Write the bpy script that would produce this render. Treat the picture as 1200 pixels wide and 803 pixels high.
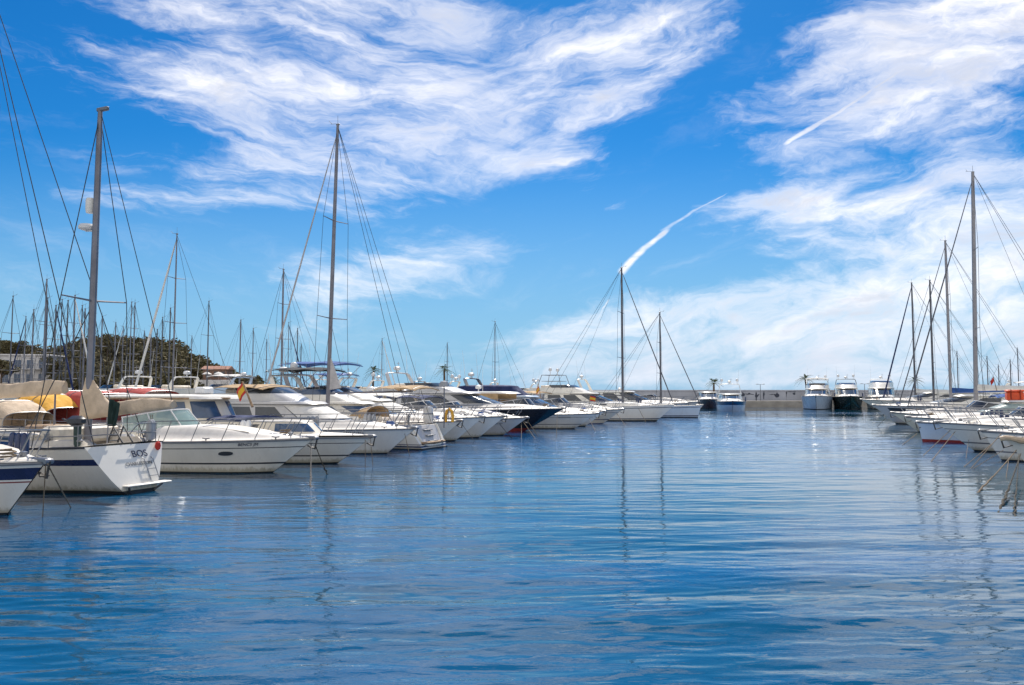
import bpy, math, random
from mathutils import Vector, Matrix

# ------------------------------------------------------------------ clearing
for o in list(bpy.data.objects):
    bpy.data.objects.remove(o)
SC = bpy.context.scene
COL = SC.collection
R = math.radians
rng = random.Random(11)

# ------------------------------------------------------------------ camera
CAM_H, FPX, CX, CY, HOR = 3.0, 900.0, 600.0, 401.5, 459.0
PITCH = math.atan((HOR - CY) / FPX)
cam_d = bpy.data.cameras.new('camera')
cam = bpy.data.objects.new('camera', cam_d)
COL.objects.link(cam)
cam_d.sensor_width = 36
cam_d.lens = 36 * FPX / 1200
cam_d.clip_end = 9000
cam.location = (0, 0, CAM_H)
cam.rotation_euler = (R(90) + PITCH, 0, 0)
SC.camera = cam

# ------------------------------------------------------------------ exposure
SC.view_settings.view_transform = 'Standard'
SC.view_settings.look = 'None'
SC.view_settings.gamma = 1
SC.view_settings.use_curve_mapping = False
SC.view_settings.exposure = 0.72
SC.render.engine = 'CYCLES'
SC.cycles.max_bounces = 6
SC.cycles.glossy_bounces = 3
SC.cycles.transparent_max_bounces = 6
SC.cycles.use_denoising = True
SC.cycles.blur_glossy = .6
SC.cycles.sample_clamp_indirect = 6

# ------------------------------------------------------------------ sun
SUN_EL, SUN_AZ = R(49), R(6)          # azimuth clockwise from +Y (the view direction)
sd = bpy.data.lights.new('sun', 'SUN')
sd.energy = 3.4
sd.angle = R(0.5)
sd.color = (1, .93, .83)
sun = bpy.data.objects.new('sun', sd)
COL.objects.link(sun)
sdir = Vector((math.sin(SUN_AZ) * math.cos(SUN_EL), math.cos(SUN_AZ) * math.cos(SUN_EL), math.sin(SUN_EL)))
sun.rotation_euler = sdir.to_track_quat('Z', 'Y').to_euler()
sun.location = (20, 20, 60)

# ------------------------------------------------------------------ world: Nishita sky and cirrus by direction
def ray(px, py):
    a, b = (px - CX) / FPX, -(py - CY) / FPX
    c, s = math.cos(PITCH), math.sin(PITCH)
    return Vector((a, c - b * s, s + b * c))

def ground(px, py, z=0.0):
    d = ray(px, py)
    return Vector((0, 0, CAM_H)) + d * ((z - CAM_H) / d.z)

def at(px, Y, z=0.0):
    return Vector(((px - CX) / FPX * Y, Y, z))

def zpix(py, Y):
    return CAM_H + (HOR - py) / FPX * Y

world = bpy.data.worlds.new('World')
SC.world = world
world.use_nodes = True
WT = world.node_tree
WN, WL = WT.nodes, WT.links
for n in list(WN):
    WN.remove(n)

def nd(tree, typ, **kw):
    n = tree.nodes.new(typ)
    for k, v in kw.items():
        setattr(n, k, v)
    return n

def mth(tree, op, a, b=None, c=None, clamp=False):
    n = tree.nodes.new('ShaderNodeMath')
    n.operation = op
    n.use_clamp = clamp
    for i, v in enumerate((a, b, c)):
        if v is None:
            continue
        if isinstance(v, (int, float)):
            n.inputs[i].default_value = v
        else:
            tree.links.new(v, n.inputs[i])
    return n.outputs[0]

def mapr(tree, v, a, b, c=0.0, d=1.0, smooth=True):
    n = tree.nodes.new('ShaderNodeMapRange')
    n.interpolation_type = 'SMOOTHSTEP' if smooth else 'LINEAR'
    tree.links.new(v, n.inputs[0])
    for i, x in enumerate((a, b, c, d)):
        n.inputs[i + 1].default_value = x
    return n.outputs[0]

def mixc(tree, f, a, b, blend='MIX'):
    n = tree.nodes.new('ShaderNodeMix')
    n.data_type = 'RGBA'
    n.blend_type = blend
    for i, v in ((0, f), (6, a), (7, b)):
        if isinstance(v, (int, float)):
            n.inputs[i].default_value = v
        elif isinstance(v, tuple):
            n.inputs[i].default_value = (*v, 1) if len(v) == 3 else v
        else:
            tree.links.new(v, n.inputs[i])
    return n.outputs[2]

def noise(tree, vec, scale, detail=4, rough=.55, dist=0.0, lac=2.0):
    n = tree.nodes.new('ShaderNodeTexNoise')
    n.inputs['Scale'].default_value = scale
    n.inputs['Detail'].default_value = detail
    n.inputs['Roughness'].default_value = rough
    n.inputs['Distortion'].default_value = dist
    n.inputs['Lacunarity'].default_value = lac
    if vec is not None:
        tree.links.new(vec, n.inputs['Vector'])
    return n

def mapping(tree, vec, loc=(0, 0, 0), rot=(0, 0, 0), scale=(1, 1, 1), typ='POINT'):
    n = tree.nodes.new('ShaderNodeMapping')
    n.vector_type = typ
    n.inputs['Location'].default_value = loc
    n.inputs['Rotation'].default_value = rot
    n.inputs['Scale'].default_value = scale
    tree.links.new(vec, n.inputs['Vector'])
    return n.outputs[0]

def uv_of(px, py):
    d = ray(px, py)
    return d.x / d.y, d.z / d.y

def build_world():
    T = WT
    tc = nd(T, 'ShaderNodeTexCoord')
    sep = nd(T, 'ShaderNodeSeparateXYZ')
    WL.new(tc.outputs['Generated'], sep.inputs[0])
    ym = mth(T, 'MAXIMUM', mth(T, 'ABSOLUTE', sep.outputs[1]), .22)
    u = mth(T, 'DIVIDE', sep.outputs[0], ym)
    v = mth(T, 'DIVIDE', mth(T, 'ABSOLUTE', sep.outputs[2]), ym)
    comb = nd(T, 'ShaderNodeCombineXYZ')
    WL.new(u, comb.inputs[0]); WL.new(v, comb.inputs[1])
    P = comb.outputs[0]
    # warp
    w1 = noise(T, mapping(T, P, scale=(1, 1.6, 1)), 4.0, 5, .6)
    vm = nd(T, 'ShaderNodeVectorMath', operation='SUBTRACT')
    WL.new(w1.outputs['Color'], vm.inputs[0]); vm.inputs[1].default_value = (.5, .5, .5)
    vs = nd(T, 'ShaderNodeVectorMath', operation='MULTIPLY')
    WL.new(vm.outputs[0], vs.inputs[0]); vs.inputs[1].default_value = (.18, .075, 0)
    va = nd(T, 'ShaderNodeVectorMath', operation='ADD')
    WL.new(P, va.inputs[0]); WL.new(vs.outputs[0], va.inputs[1])
    PW = va.outputs[0]

    def blob(cx, cy, ax, ay, deg, w):
        cu, cv = uv_of(cx, cy)
        q = mapping(T, PW, (cu, cv, 0), (0, 0, R(deg)), (ax / FPX, ay / FPX, 1), 'TEXTURE')
        g = nd(T, 'ShaderNodeTexGradient', gradient_type='SPHERICAL')
        WL.new(q, g.inputs[0])
        return mth(T, 'MULTIPLY', g.outputs['Fac'], w)
    def field(lst):
        tot = None
        for b in lst:
            x = blob(*b)
            tot = x if tot is None else mth(T, 'ADD', tot, x)
        return mth(T, 'MINIMUM', tot, 1.15)
    left = field([(440, 85, 330, 150, -4, 1.35), (735, 45, 270, 80, 26, 1.35), (600, 150, 210, 75, 10, .9), (180, 88, 230, 60, -16, 1.0),
                  (320, 195, 280, 52, -8, 1.0), (230, 236, 190, 26, -2, .8), (480, 312, 200, 55, 6, 1.15), (420, 350, 120, 45, 14, .8),
                  (330, 0, 360, 50, -4, 1.1), (330, -230, 460, 190, -8, 1.15), (620, 190, 130, 40, 10, .8), (705, 232, 60, 28, -25, .6), (380, 240, 190, 28, -6, .75)])
    right = field([(1000, 120, 220, 105, 14, 1.05), (1160, 60, 260, 115, 8, 1.25), (1110, 210, 310, 80, 6, 1.1), (1020, 275, 270, 62, -4, 1.2),
                   (1180, 300, 210, 90, 0, 1.1), (960, 385, 420, 80, 3, 1.9), (720, 406, 270, 50, 6, 1.45), (1150, 390, 330, 80, 0, 1.2),
                   (820, 365, 190, 38, 8, .75), (1120, 0, 270, 45, 6, 1.0), (980, -330, 520, 210, 10, 1.0), (900, 235, 130, 22, 10, .6), (1000, 445, 580, 40, 0, .9)])
    def streak(deg, sx, sy, scale, det, rough, dist, loc=(0, 0, 0), src=None):
        # rotate the coordinates first, then stretch them along the streak direction
        r = mapping(T, src or PW, loc, (0, 0, R(-deg)))
        return noise(T, mapping(T, r, scale=(sx, sy, 1)), scale, det, rough, dist).outputs['Fac']
    side = mapr(T, u, -.16, .10)
    la = mth(T, 'ADD', mth(T, 'MULTIPLY', streak(-16, 1.8, 5.6, 2.0, 9, .62, .45), .55), mth(T, 'MULTIPLY', streak(-12, 3.4, 15, 2.2, 9, .68, .6, (3, 1, 0)), .45))
    lb = mth(T, 'ADD', mth(T, 'MULTIPLY', streak(24, 1.8, 5.4, 2.0, 9, .62, .45), .55), mth(T, 'MULTIPLY', streak(19, 3.4, 14, 2.2, 9, .68, .6, (3, 1, 0)), .45))
    mxf = nd(T, 'ShaderNodeMix'); mxf.data_type = 'FLOAT'
    WL.new(side, mxf.inputs[0]); WL.new(la, mxf.inputs[2]); WL.new(lb, mxf.inputs[3])
    tl = mxf.outputs[0]
    tr = mth(T, 'ADD', mth(T, 'MULTIPLY', streak(9, 1.9, 4.8, 2.3, 9, .63, .45, (7, 2, 0)), .6), mth(T, 'MULTIPLY', streak(12, 4.2, 13, 2.4, 9, .68, .6, (1, 5, 0)), .4))
    fine = noise(T, mapping(T, P, rot=(0, 0, R(10)), scale=(8, 30, 1)), 3.0, 6, .65, .3)
    dl = mapr(T, mth(T, 'ADD', mth(T, 'MULTIPLY', left, .52), mth(T, 'MULTIPLY', tl, 3.0)), 1.58, 2.62)
    dl = mth(T, 'MULTIPLY', dl, mapr(T, left, .0, .35))
    dr = mapr(T, mth(T, 'ADD', mth(T, 'MULTIPLY', right, .60), mth(T, 'MULTIPLY', tr, 2.7)), 1.46, 2.45)
    dr = mth(T, 'MULTIPLY', dr, mapr(T, right, .0, .32))
    D = mth(T, 'MAXIMUM', dl, dr)
    veil = mth(T, 'MULTIPLY', mapr(T, tl, .50, .72, 0, .22), mapr(T, v, .02, .3, 1, .35))
    D = mth(T, 'MAXIMUM', D, veil)
    # contrails
    def trail(x0, y0, x1, y1, r0, r1, w):
        u0, v0 = uv_of(x0, y0); u1, v1 = uv_of(x1, y1)
        L = math.hypot(u1 - u0, v1 - v0); ang = math.atan2(v1 - v0, u1 - u0)
        wq = nd(T, 'ShaderNodeVectorMath', operation='MULTIPLY')
        WL.new(vm.outputs[0], wq.inputs[0]); wq.inputs[1].default_value = (.03, .02, 0)
        wa = nd(T, 'ShaderNodeVectorMath', operation='ADD')
        WL.new(P, wa.inputs[0]); WL.new(wq.outputs[0], wa.inputs[1])
        q = mapping(T, wa.outputs[0], (u0, v0, 0), (0, 0, ang), (L, L, 1), 'TEXTURE')
        s = nd(T, 'ShaderNodeSeparateXYZ'); WL.new(q, s.inputs[0])
        rad = mapr(T, s.outputs[0], 0, 1, r0 / FPX / L, r1 / FPX / L, False)
        e = mth(T, 'DIVIDE', mth(T, 'ABSOLUTE', s.outputs[1]), rad)
        e = mapr(T, e, .15, 1.0, 1, 0)
        ends = mth(T, 'MULTIPLY', mapr(T, s.outputs[0], -.02, .06), mapr(T, s.outputs[0], .85, 1.02, 1, 0))
        tex = mapr(T, fine.outputs['Fac'], .3, .6, .55, 1)
        return mth(T, 'MULTIPLY', mth(T, 'MULTIPLY', mth(T, 'MULTIPLY', e, ends), tex), w)
    for t in ((727, 322, 783, 264, 6, 3.8, .95), (772, 270, 850, 226, 3.2, .8, .42), (916, 171, 1075, 72, 5, 2.2, .85), (698, 375, 714, 350, 2.5, 1.5, .6)):
        D = mth(T, 'MAXIMUM', D, trail(*t))
    D = mth(T, 'MULTIPLY', D, .97, clamp=True)
    # sky
    sky = nd(T, 'ShaderNodeTexSky', sky_type='NISHITA')
    sky.sun_disc = False
    sky.sun_elevation = SUN_EL
    sky.sun_rotation = SUN_AZ
    sky.air_density = 1.0
    sky.dust_density = .25
    sky.ozone_density = 3.0
    hs = nd(T, 'ShaderNodeHueSaturation')
    hs.inputs['Hue'].default_value = .495
    hs.inputs['Saturation'].default_value = 1.42
    hs.inputs['Value'].default_value = 1.0
    WL.new(sky.outputs[0], hs.inputs['Color'])
    skyc = mixc(T, 1.0, hs.outputs[0], (.21, .575, .755), 'MULTIPLY')
    hz = mapr(T, v, -.02, .36, 1, 0)
    skyc = mixc(T, mth(T, 'MULTIPLY', hz, .92), skyc, (2.35, 4.1, 6.0))
    # cloud colour: bright white with lavender grey thicker cores
    shade = mapr(T, streak(8, 2.0, 5.0, 2.6, 7, .6, .6, (4, 9, 0)), .42, .66, 0, 1)
    shade = mth(T, 'MULTIPLY', shade, mapr(T, D, .35, .9))
    core = mixc(T, mth(T, 'MULTIPLY', shade, .8), (8.8, 8.7, 8.9), (5.0, 5.2, 5.9))
    low = mapr(T, v, 0.0, .17, 1, 0)
    core = mixc(T, mth(T, 'MULTIPLY', low, .75), core, (6.0, 6.5, 7.5))
    # unseen bright cloud added behind the camera as fill for the shaded hulls
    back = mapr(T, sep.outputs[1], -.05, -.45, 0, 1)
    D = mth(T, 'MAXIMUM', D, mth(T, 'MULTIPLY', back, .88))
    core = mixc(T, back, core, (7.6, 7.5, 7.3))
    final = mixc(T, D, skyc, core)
    bg = nd(T, 'ShaderNodeBackground')
    bg.inputs['Strength'].default_value = .082
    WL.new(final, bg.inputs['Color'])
    out = nd(T, 'ShaderNodeOutputWorld')
    WL.new(bg.outputs[0], out.inputs[0])
build_world()
world.cycles.sampling_method = 'MANUAL'
world.cycles.sample_map_resolution = 512

# ------------------------------------------------------------------ materials
MATS = {}
def mat(name, col, rough=.5, metal=0.0, var=.08, vscale=3.0, bump=0.0, bscale=30.0, coat=0.0, alpha=1.0, spec=.5, streak=False, scum=False):
    if name in MATS:
        return MATS[name]
    m = bpy.data.materials.new(name)
    m.use_nodes = True
    T = m.node_tree
    p = T.nodes['Principled BSDF']
    p.inputs['Roughness'].default_value = rough
    p.inputs['Metallic'].default_value = metal
    p.inputs['Specular IOR Level'].default_value = spec
    p.inputs['Coat Weight'].default_value = coat
    p.inputs['Alpha'].default_value = alpha
    tc = nd(T, 'ShaderNodeTexCoord')
    sc = (1, 1, .22) if streak else (1, 1, 1)
    n = noise(T, mapping(T, tc.outputs['Object'], scale=sc), vscale, 5, .6)
    f = mapr(T, n.outputs['Fac'], .3, .75)
    dark = tuple(c * (1 - 2 * var) for c in col)
    lite = tuple(min(1, c * (1 + var)) for c in col)
    c = mixc(T, f, lite, dark)
    if streak:                       # weathering: sparse grey-tan runs
        n2 = noise(T, mapping(T, tc.outputs['Object'], scale=(3.5, 3.5, .35)), 2.2, 6, .7)
        g = mapr(T, n2.outputs['Fac'], .56, .8, 0, .35)
        c = mixc(T, g, c, tuple(x * .62 for x in col))
    if scum:                         # yellow-brown tide stain along the waterline of the hull
        sz = nd(T, 'ShaderNodeSeparateXYZ'); T.links.new(tc.outputs['Object'], sz.inputs[0])
        n3 = noise(T, mapping(T, tc.outputs['Object'], scale=(4, 4, .6)), 2.0, 5, .7)
        hh = mth(T, 'ADD', sz.outputs[2], mth(T, 'MULTIPLY', n3.outputs['Fac'], -.42))
        g = mapr(T, hh, -.12, .06, .62, 0)
        c = mixc(T, g, c, (.30, .26, .15))
    T.links.new(c, p.inputs['Base Color'])
    r = mapr(T, n.outputs['Fac'], .3, .7, max(.02, rough - .08), min(1, rough + .1))
    T.links.new(r, p.inputs['Roughness'])
    if bump > 0:
        b = nd(T, 'ShaderNodeBump')
        b.inputs['Strength'].default_value = min(1, bump)
        b.inputs['Distance'].default_value = .03 if bscale > 12 or bscale < 8 else .09
        nb = noise(T, tc.outputs['Object'], bscale, 4, .6)
        T.links.new(nb.outputs['Fac'], b.inputs['Height'])
        T.links.new(b.outputs[0], p.inputs['Normal'])
    MATS[name] = m
    return m

GEL = mat('white gelcoat', (.83, .795, .72), .30, var=.04, vscale=1.2, coat=.25, streak=True, scum=True)
GEL2 = mat('cream gelcoat', (.74, .67, .56), .32, var=.05, vscale=1.2, coat=.3, streak=True)
GELG = mat('pale grey gelcoat', (.58, .57, .565), .28, var=.05, vscale=1.2, coat=.3, streak=True, scum=True)
GELB = mat('pale blue gelcoat', (.52, .62, .74), .28, var=.05, coat=.3, streak=True)
DECK = mat('white deck', (.80, .755, .69), .5, var=.06, vscale=5)
CREAM = mat('cream deck', (.66, .61, .53), .6, var=.08, vscale=5)
TEAK = mat('weathered teak', (.34, .23, .14), .7, var=.2, vscale=9, bump=.3)
NAVY = mat('navy paint', (.015, .03, .10), .25, var=.1, coat=.3)
BLACKH = mat('black hull paint', (.012, .014, .02), .2, var=.1, coat=.5)
GREENH = mat('dark green hull paint', (.012, .03, .03), .25, var=.1, coat=.4)
BROWNH = mat('dark brown hull paint', (.07, .045, .04), .3, var=.1, coat=.4)
GREY = mat('grey trim', (.16, .17, .19), .4, var=.1)
DGREY = mat('dark grey', (.04, .042, .05), .45, var=.1)
RED = mat('red antifouling', (.25, .03, .03), .7, var=.15)
BLUEA = mat('blue antifouling', (.02, .06, .2), .7, var=.15)
BLACKA = mat('dark antifouling', (.02, .025, .03), .7, var=.2)
STEEL = mat('stainless steel', (.26, .265, .28), .35, metal=.6, var=.12)
ALU = mat('anodised aluminium', (.19, .19, .22), .45, metal=.3, var=.08, vscale=2)
ALUD = mat('weathered aluminium', (.125, .125, .14), .5, metal=.3, var=.1, vscale=2)
ALUW = mat('white painted spar', (.30, .285, .295), .4, var=.06)
WIRE = mat('steel wire', (.035, .04, .05), .6, metal=.2)
GLASS = mat('dark tinted glass', (.045, .052, .062), .06, var=.1, spec=.7, coat=.2)
GLASSB = mat('blue tinted glass', (.05, .09, .17), .06, var=.1, spec=.7, coat=.2)
GLASSG = mat('pale green glass', (.30, .42, .40), .06, var=.05, alpha=.55, spec=.7)
CANV = mat('beige canvas', (.60, .47, .34), .85, var=.10, vscale=2.5, bump=.5, bscale=9)
CANVW = mat('white canvas', (.74, .72, .68), .85, var=.06, vscale=2.5, bump=.4, bscale=8)
CANVY = mat('yellow canvas', (.80, .42, .06), .85, var=.1, vscale=2.5, bump=.4, bscale=8)
CANVT = mat('tan canvas', (.45, .31, .17), .85, var=.1, vscale=2.5, bump=.4, bscale=8)
CANVR = mat('red canvas', (.42, .07, .06), .85, var=.12, vscale=2.5, bump=.4, bscale=8)
CANVB = mat('blue canvas', (.03, .10, .32), .85, var=.12, vscale=2.5, bump=.4, bscale=8)
CANVN = mat('navy canvas', (.015, .03, .11), .85, var=.12, vscale=2.5, bump=.4, bscale=8)
CANVK = mat('black canvas', (.015, .017, .022), .85, var=.12, vscale=2.5, bump=.4, bscale=8)
SAILG = mat('grey sail cloth', (.45, .44, .45), .8, var=.1, vscale=2, bump=.4, bscale=8)
PLASTW = mat('white plastic', (.72, .72, .72), .35, var=.05)
PLASTG = mat('grey plastic', (.35, .36, .38), .4, var=.08)
ORANGE = mat('orange plastic', (.75, .09, .02), .5, var=.12)
ROPE = mat('tan rope', (.20, .15, .10), .9, var=.25, vscale=14, bump=.5, bscale=60)
ROPED = mat('weedy dark rope', (.06, .05, .035), .95, var=.35, vscale=16, bump=.6, bscale=50)
CHAIN = mat('galvanised chain', (.07, .065, .06), .65, metal=.3, var=.2, vscale=20)
CONC = mat('weathered concrete', (.34, .32, .29), .85, var=.16, vscale=.8, bump=.4, bscale=6, streak=True)
CONCL = mat('pale concrete', (.40, .36, .31), .85, var=.12, vscale=.6, bump=.3, bscale=5)
WALLM = mat('pale wall render', (.42, .44, .50), .85, var=.10, vscale=.35, bump=.2, bscale=3, streak=True)
MURAL = mat('dark mural paint', (.06, .07, .10), .8, var=.2)
STUCCO = mat('white stucco', (.66, .64, .64), .8, var=.08, vscale=.6)
BRICK = mat('brown house render', (.28, .17, .12), .85, var=.15, vscale=1)
LETTER = mat('dark blue lettering', (.02, .025, .07), .4)
LETTERW = mat('silver lettering', (.4, .4, .42), .4)
FLAGR = mat('red flag cloth', (.55, .04, .03), .8)
FLAGY = mat('yellow flag cloth', (.75, .45, .04), .8)
FLAGD = mat('dark green flag cloth', (.012, .035, .03), .8)
VINYL = mat('cream vinyl', (.62, .55, .46), .6, var=.08)

# ------------------------------------------------------------------ mesh builder
class MB:
    def __init__(s):
        s.v, s.f, s.m = [], [], []
    def add(s, vs, fs, mi=0):
        b = len(s.v)
        s.v += [tuple(v) for v in vs]
        for i, f in enumerate(fs):
            s.f.append(tuple(b + k for k in f))
            s.m.append(mi if isinstance(mi, int) else mi[i])
        return s
    def loft(s, rings, closed=True, cap0=True, cap1=True, mi=0, row_mi=None):
        n = len(rings[0]); fs, ms = [], []
        vs = [p for r in rings for p in r]
        for i in range(len(rings) - 1):
            for j in range(n if closed else n - 1):
                k = (j + 1) % n
                fs.append((i * n + j, i * n + k, (i + 1) * n + k, (i + 1) * n + j))
                ms.append(mi if row_mi is None else row_mi[j])
        if closed and cap0:
            fs.append(tuple(range(n - 1, -1, -1))); ms.append(mi)
        if closed and cap1:
            fs.append(tuple((len(rings) - 1) * n + j for j in range(n))); ms.append(mi)
        return s.add(vs, fs, ms)
    def tube(s, pts, r, n=6, mi=0, flat=1.0):
        pts = [Vector(p) for p in pts]
        rs = r if isinstance(r, (list, tuple)) else [r] * len(pts)
        rings = []
        up = None
        for i, p in enumerate(pts):
            d = (pts[min(i + 1, len(pts) - 1)] - pts[max(i - 1, 0)])
            if d.length < 1e-9:
                d = Vector((0, 0, 1))
            d.normalize()
            if up is None:
                up = Vector((0, 0, 1)) if abs(d.z) < .9 else Vector((1, 0, 0))
            a = d.cross(up)
            if a.length < 1e-4:
                a = d.cross(Vector((0, 1, 0)))
            a.normalize(); b = a.cross(d)
            up = b
            rings.append([p + (a * math.cos(2 * math.pi * k / n) * flat + b * math.sin(2 * math.pi * k / n)) * rs[i] for k in range(n)])
        return s.loft(rings, mi=mi)
    def box(s, x0, x1, y0, y1, z0, z1, b=.02, mi=0):
        b = min(b, (x1 - x0) / 3, (y1 - y0) / 3, (z1 - z0) / 3)
        def ring(z, i):
            X0, X1, Y0, Y1 = x0 + i, x1 - i, y0 + i, y1 - i
            return [(X0 + b, Y0, z), (X1 - b, Y0, z), (X1, Y0 + b, z), (X1, Y1 - b, z), (X1 - b, Y1, z), (X0 + b, Y1, z), (X0, Y1 - b, z), (X0, Y0 + b, z)]
        return s.loft([ring(z0, b), ring(z0 + b, 0), ring(z1 - b, 0), ring(z1, b)], mi=mi)
    def prism(s, poly, o, ax, ay, an, th, mi=0):
        o, ax, ay, an = Vector(o), Vector(ax), Vector(ay), Vector(an)
        a = [o + ax * p[0] + ay * p[1] + an * (th / 2) for p in poly]
        b = [o + ax * p[0] + ay * p[1] - an * (th / 2) for p in poly]
        return s.loft([b, a], mi=mi)
    def lathe(s, prof, c=(0, 0, 0), n=14, mi=0, axis='z'):
        rings = []
        for r, z in prof:
            ring = []
            for k in range(n):
                a = 2 * math.pi * k / n
                p = (r * math.cos(a), r * math.sin(a), z)
                if axis == 'x':
                    p = (p[2], p[0], p[1])
                ring.append((c[0] + p[0], c[1] + p[1], c[2] + p[2]))
            rings.append(ring)
        return s.loft(rings, mi=mi)
    def grid(s, rows, mi=0, thick=None):
        """open sheet; with thick a closed slab offset downwards"""
        if thick is None:
            return s.loft(rows, closed=False, mi=mi)
        low = [[(p[0], p[1], p[2] - thick) for p in r] for r in rows]
        rings = [list(r) + list(reversed(l)) for r, l in zip(rows, low)]
        return s.loft(rings, mi=mi)
    def build(s, name, mats, parent=None, ang=38, loc=None):
        me = bpy.data.meshes.new(name)
        me.from_pydata(s.v, [], s.f)
        if not isinstance(mats, (list, tuple)):
            mats = [mats]
        for m in mats:
            me.materials.append(m)
        if len(mats) > 1:
            me.polygons.foreach_set('material_index', s.m)
        me.update()
        import bmesh
        bm = bmesh.new(); bm.from_mesh(me)
        bmesh.ops.recalc_face_normals(bm, faces=bm.faces)
        bm.to_mesh(me); bm.free()
        me.polygons.foreach_set('use_smooth', [True] * len(me.polygons))
        try:
            me.set_sharp_from_angle(angle=R(ang))
        except Exception:
            pass
        o = bpy.data.objects.new(name, me)
        COL.objects.link(o)
        if parent is not None:
            o.parent = parent
        if loc is not None:
            o.location = loc
        return o

def thing(name, label, cat, loc=(0, 0, 0), rz=0.0, group=None):
    o = bpy.data.objects.new(name, None)
    o.empty_display_size = .3
    COL.objects.link(o)
    o.location = loc
    o.rotation_euler = (0, 0, rz)
    return tag(o, label, cat, group)

def tag(o, label, cat, group=None):
    o['label'] = label
    o['category'] = cat
    if group:
        o['group'] = group
    return o

def struct(o, kind='structure'):
    o['kind'] = kind
    return o

def smooth(x):
    x = max(0, min(1, x))
    return x * x * (3 - 2 * x)
def lerp(a, b, t):
    return a + (b - a) * t

def text_obj(name, txt, size, c, d, up, material, parent, ex=.004):
    cu = bpy.data.curves.new(name, 'FONT')
    cu.body = txt; cu.size = size; cu.align_x = 'CENTER'; cu.align_y = 'CENTER'; cu.extrude = ex
    tmp = bpy.data.objects.new(name, cu)
    me = bpy.data.meshes.new_from_object(tmp)
    bpy.data.objects.remove(tmp)
    d, up, c = Vector(d).normalized(), Vector(up).normalized(), Vector(c)
    n = d.cross(up)
    for v in me.vertices:
        p = v.co.copy()
        v.co = c + d * p.x + up * p.y + n * p.z
    me.materials.clear(); me.materials.append(material)
    me.name = name
    o = bpy.data.objects.new(name, me)
    COL.objects.link(o)
    o.parent = parent
    return o

# ------------------------------------------------------------------ the setting: water, piers, breakwater, hill
HL = Vector((.919, -.395, 0))           # bow direction of the left row
HR = Vector((-.919, .395, 0))           # bow direction of the right row
U = Vector((.395, .919, 0))             # along the channel
OL = Vector((-10.6, 23.0, 0))

def row_pos(px, d):
    """point of the marina floor at photo column px and distance d behind the left row's bow line"""
    k = (px - CX) / FPX
    bx, by = OL.x - .919 * d, OL.y + .395 * d
    s = (k * by - bx) / (.395 - k * .919)
    return Vector((bx + .395 * s, by + .919 * s, 0))

def water_material():
    m = bpy.data.materials.new('harbour water')
    m.use_nodes = True
    T = m.node_tree
    p = T.nodes['Principled BSDF']
    tc = nd(T, 'ShaderNodeTexCoord')
    O = tc.outputs['Object']
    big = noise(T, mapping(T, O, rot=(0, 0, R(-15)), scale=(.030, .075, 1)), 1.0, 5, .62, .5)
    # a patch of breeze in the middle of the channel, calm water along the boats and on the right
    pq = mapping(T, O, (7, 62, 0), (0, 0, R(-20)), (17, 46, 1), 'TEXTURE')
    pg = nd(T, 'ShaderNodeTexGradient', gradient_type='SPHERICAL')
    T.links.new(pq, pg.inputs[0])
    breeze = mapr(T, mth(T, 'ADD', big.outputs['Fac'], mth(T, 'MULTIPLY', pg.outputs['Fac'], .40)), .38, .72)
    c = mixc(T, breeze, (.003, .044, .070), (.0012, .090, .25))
    T.links.new(c, p.inputs['Base Color'])
    p.inputs['IOR'].default_value = 1.62
    p.inputs['Roughness'].default_value = .0
    p.inputs['Specular IOR Level'].default_value = .6
    b = noise(T, mapping(T, O, rot=(0, 0, R(6)), scale=(.30, 1.0, 1)), 3.0, 4, .6, .6)
    d = noise(T, mapping(T, O, rot=(0, 0, R(-8)), scale=(.38, 1.0, 1)), 9.0, 3, .6, .4)
    h = mth(T, 'ADD', mth(T, 'MULTIPLY', b.outputs['Fac'], .0062), mth(T, 'MULTIPLY', d.outputs['Fac'], .0008))
    h = mth(T, 'MULTIPLY', h, mapr(T, breeze, 0, 1, .7, 5.0))
    bp = nd(T, 'ShaderNodeBump')
    bp.inputs['Strength'].default_value = 1.0
    bp.inputs['Distance'].default_value = 1.0
    T.links.new(h, bp.inputs['Height'])
    T.links.new(bp.outputs[0], p.inputs['Normal'])
    return m

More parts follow.
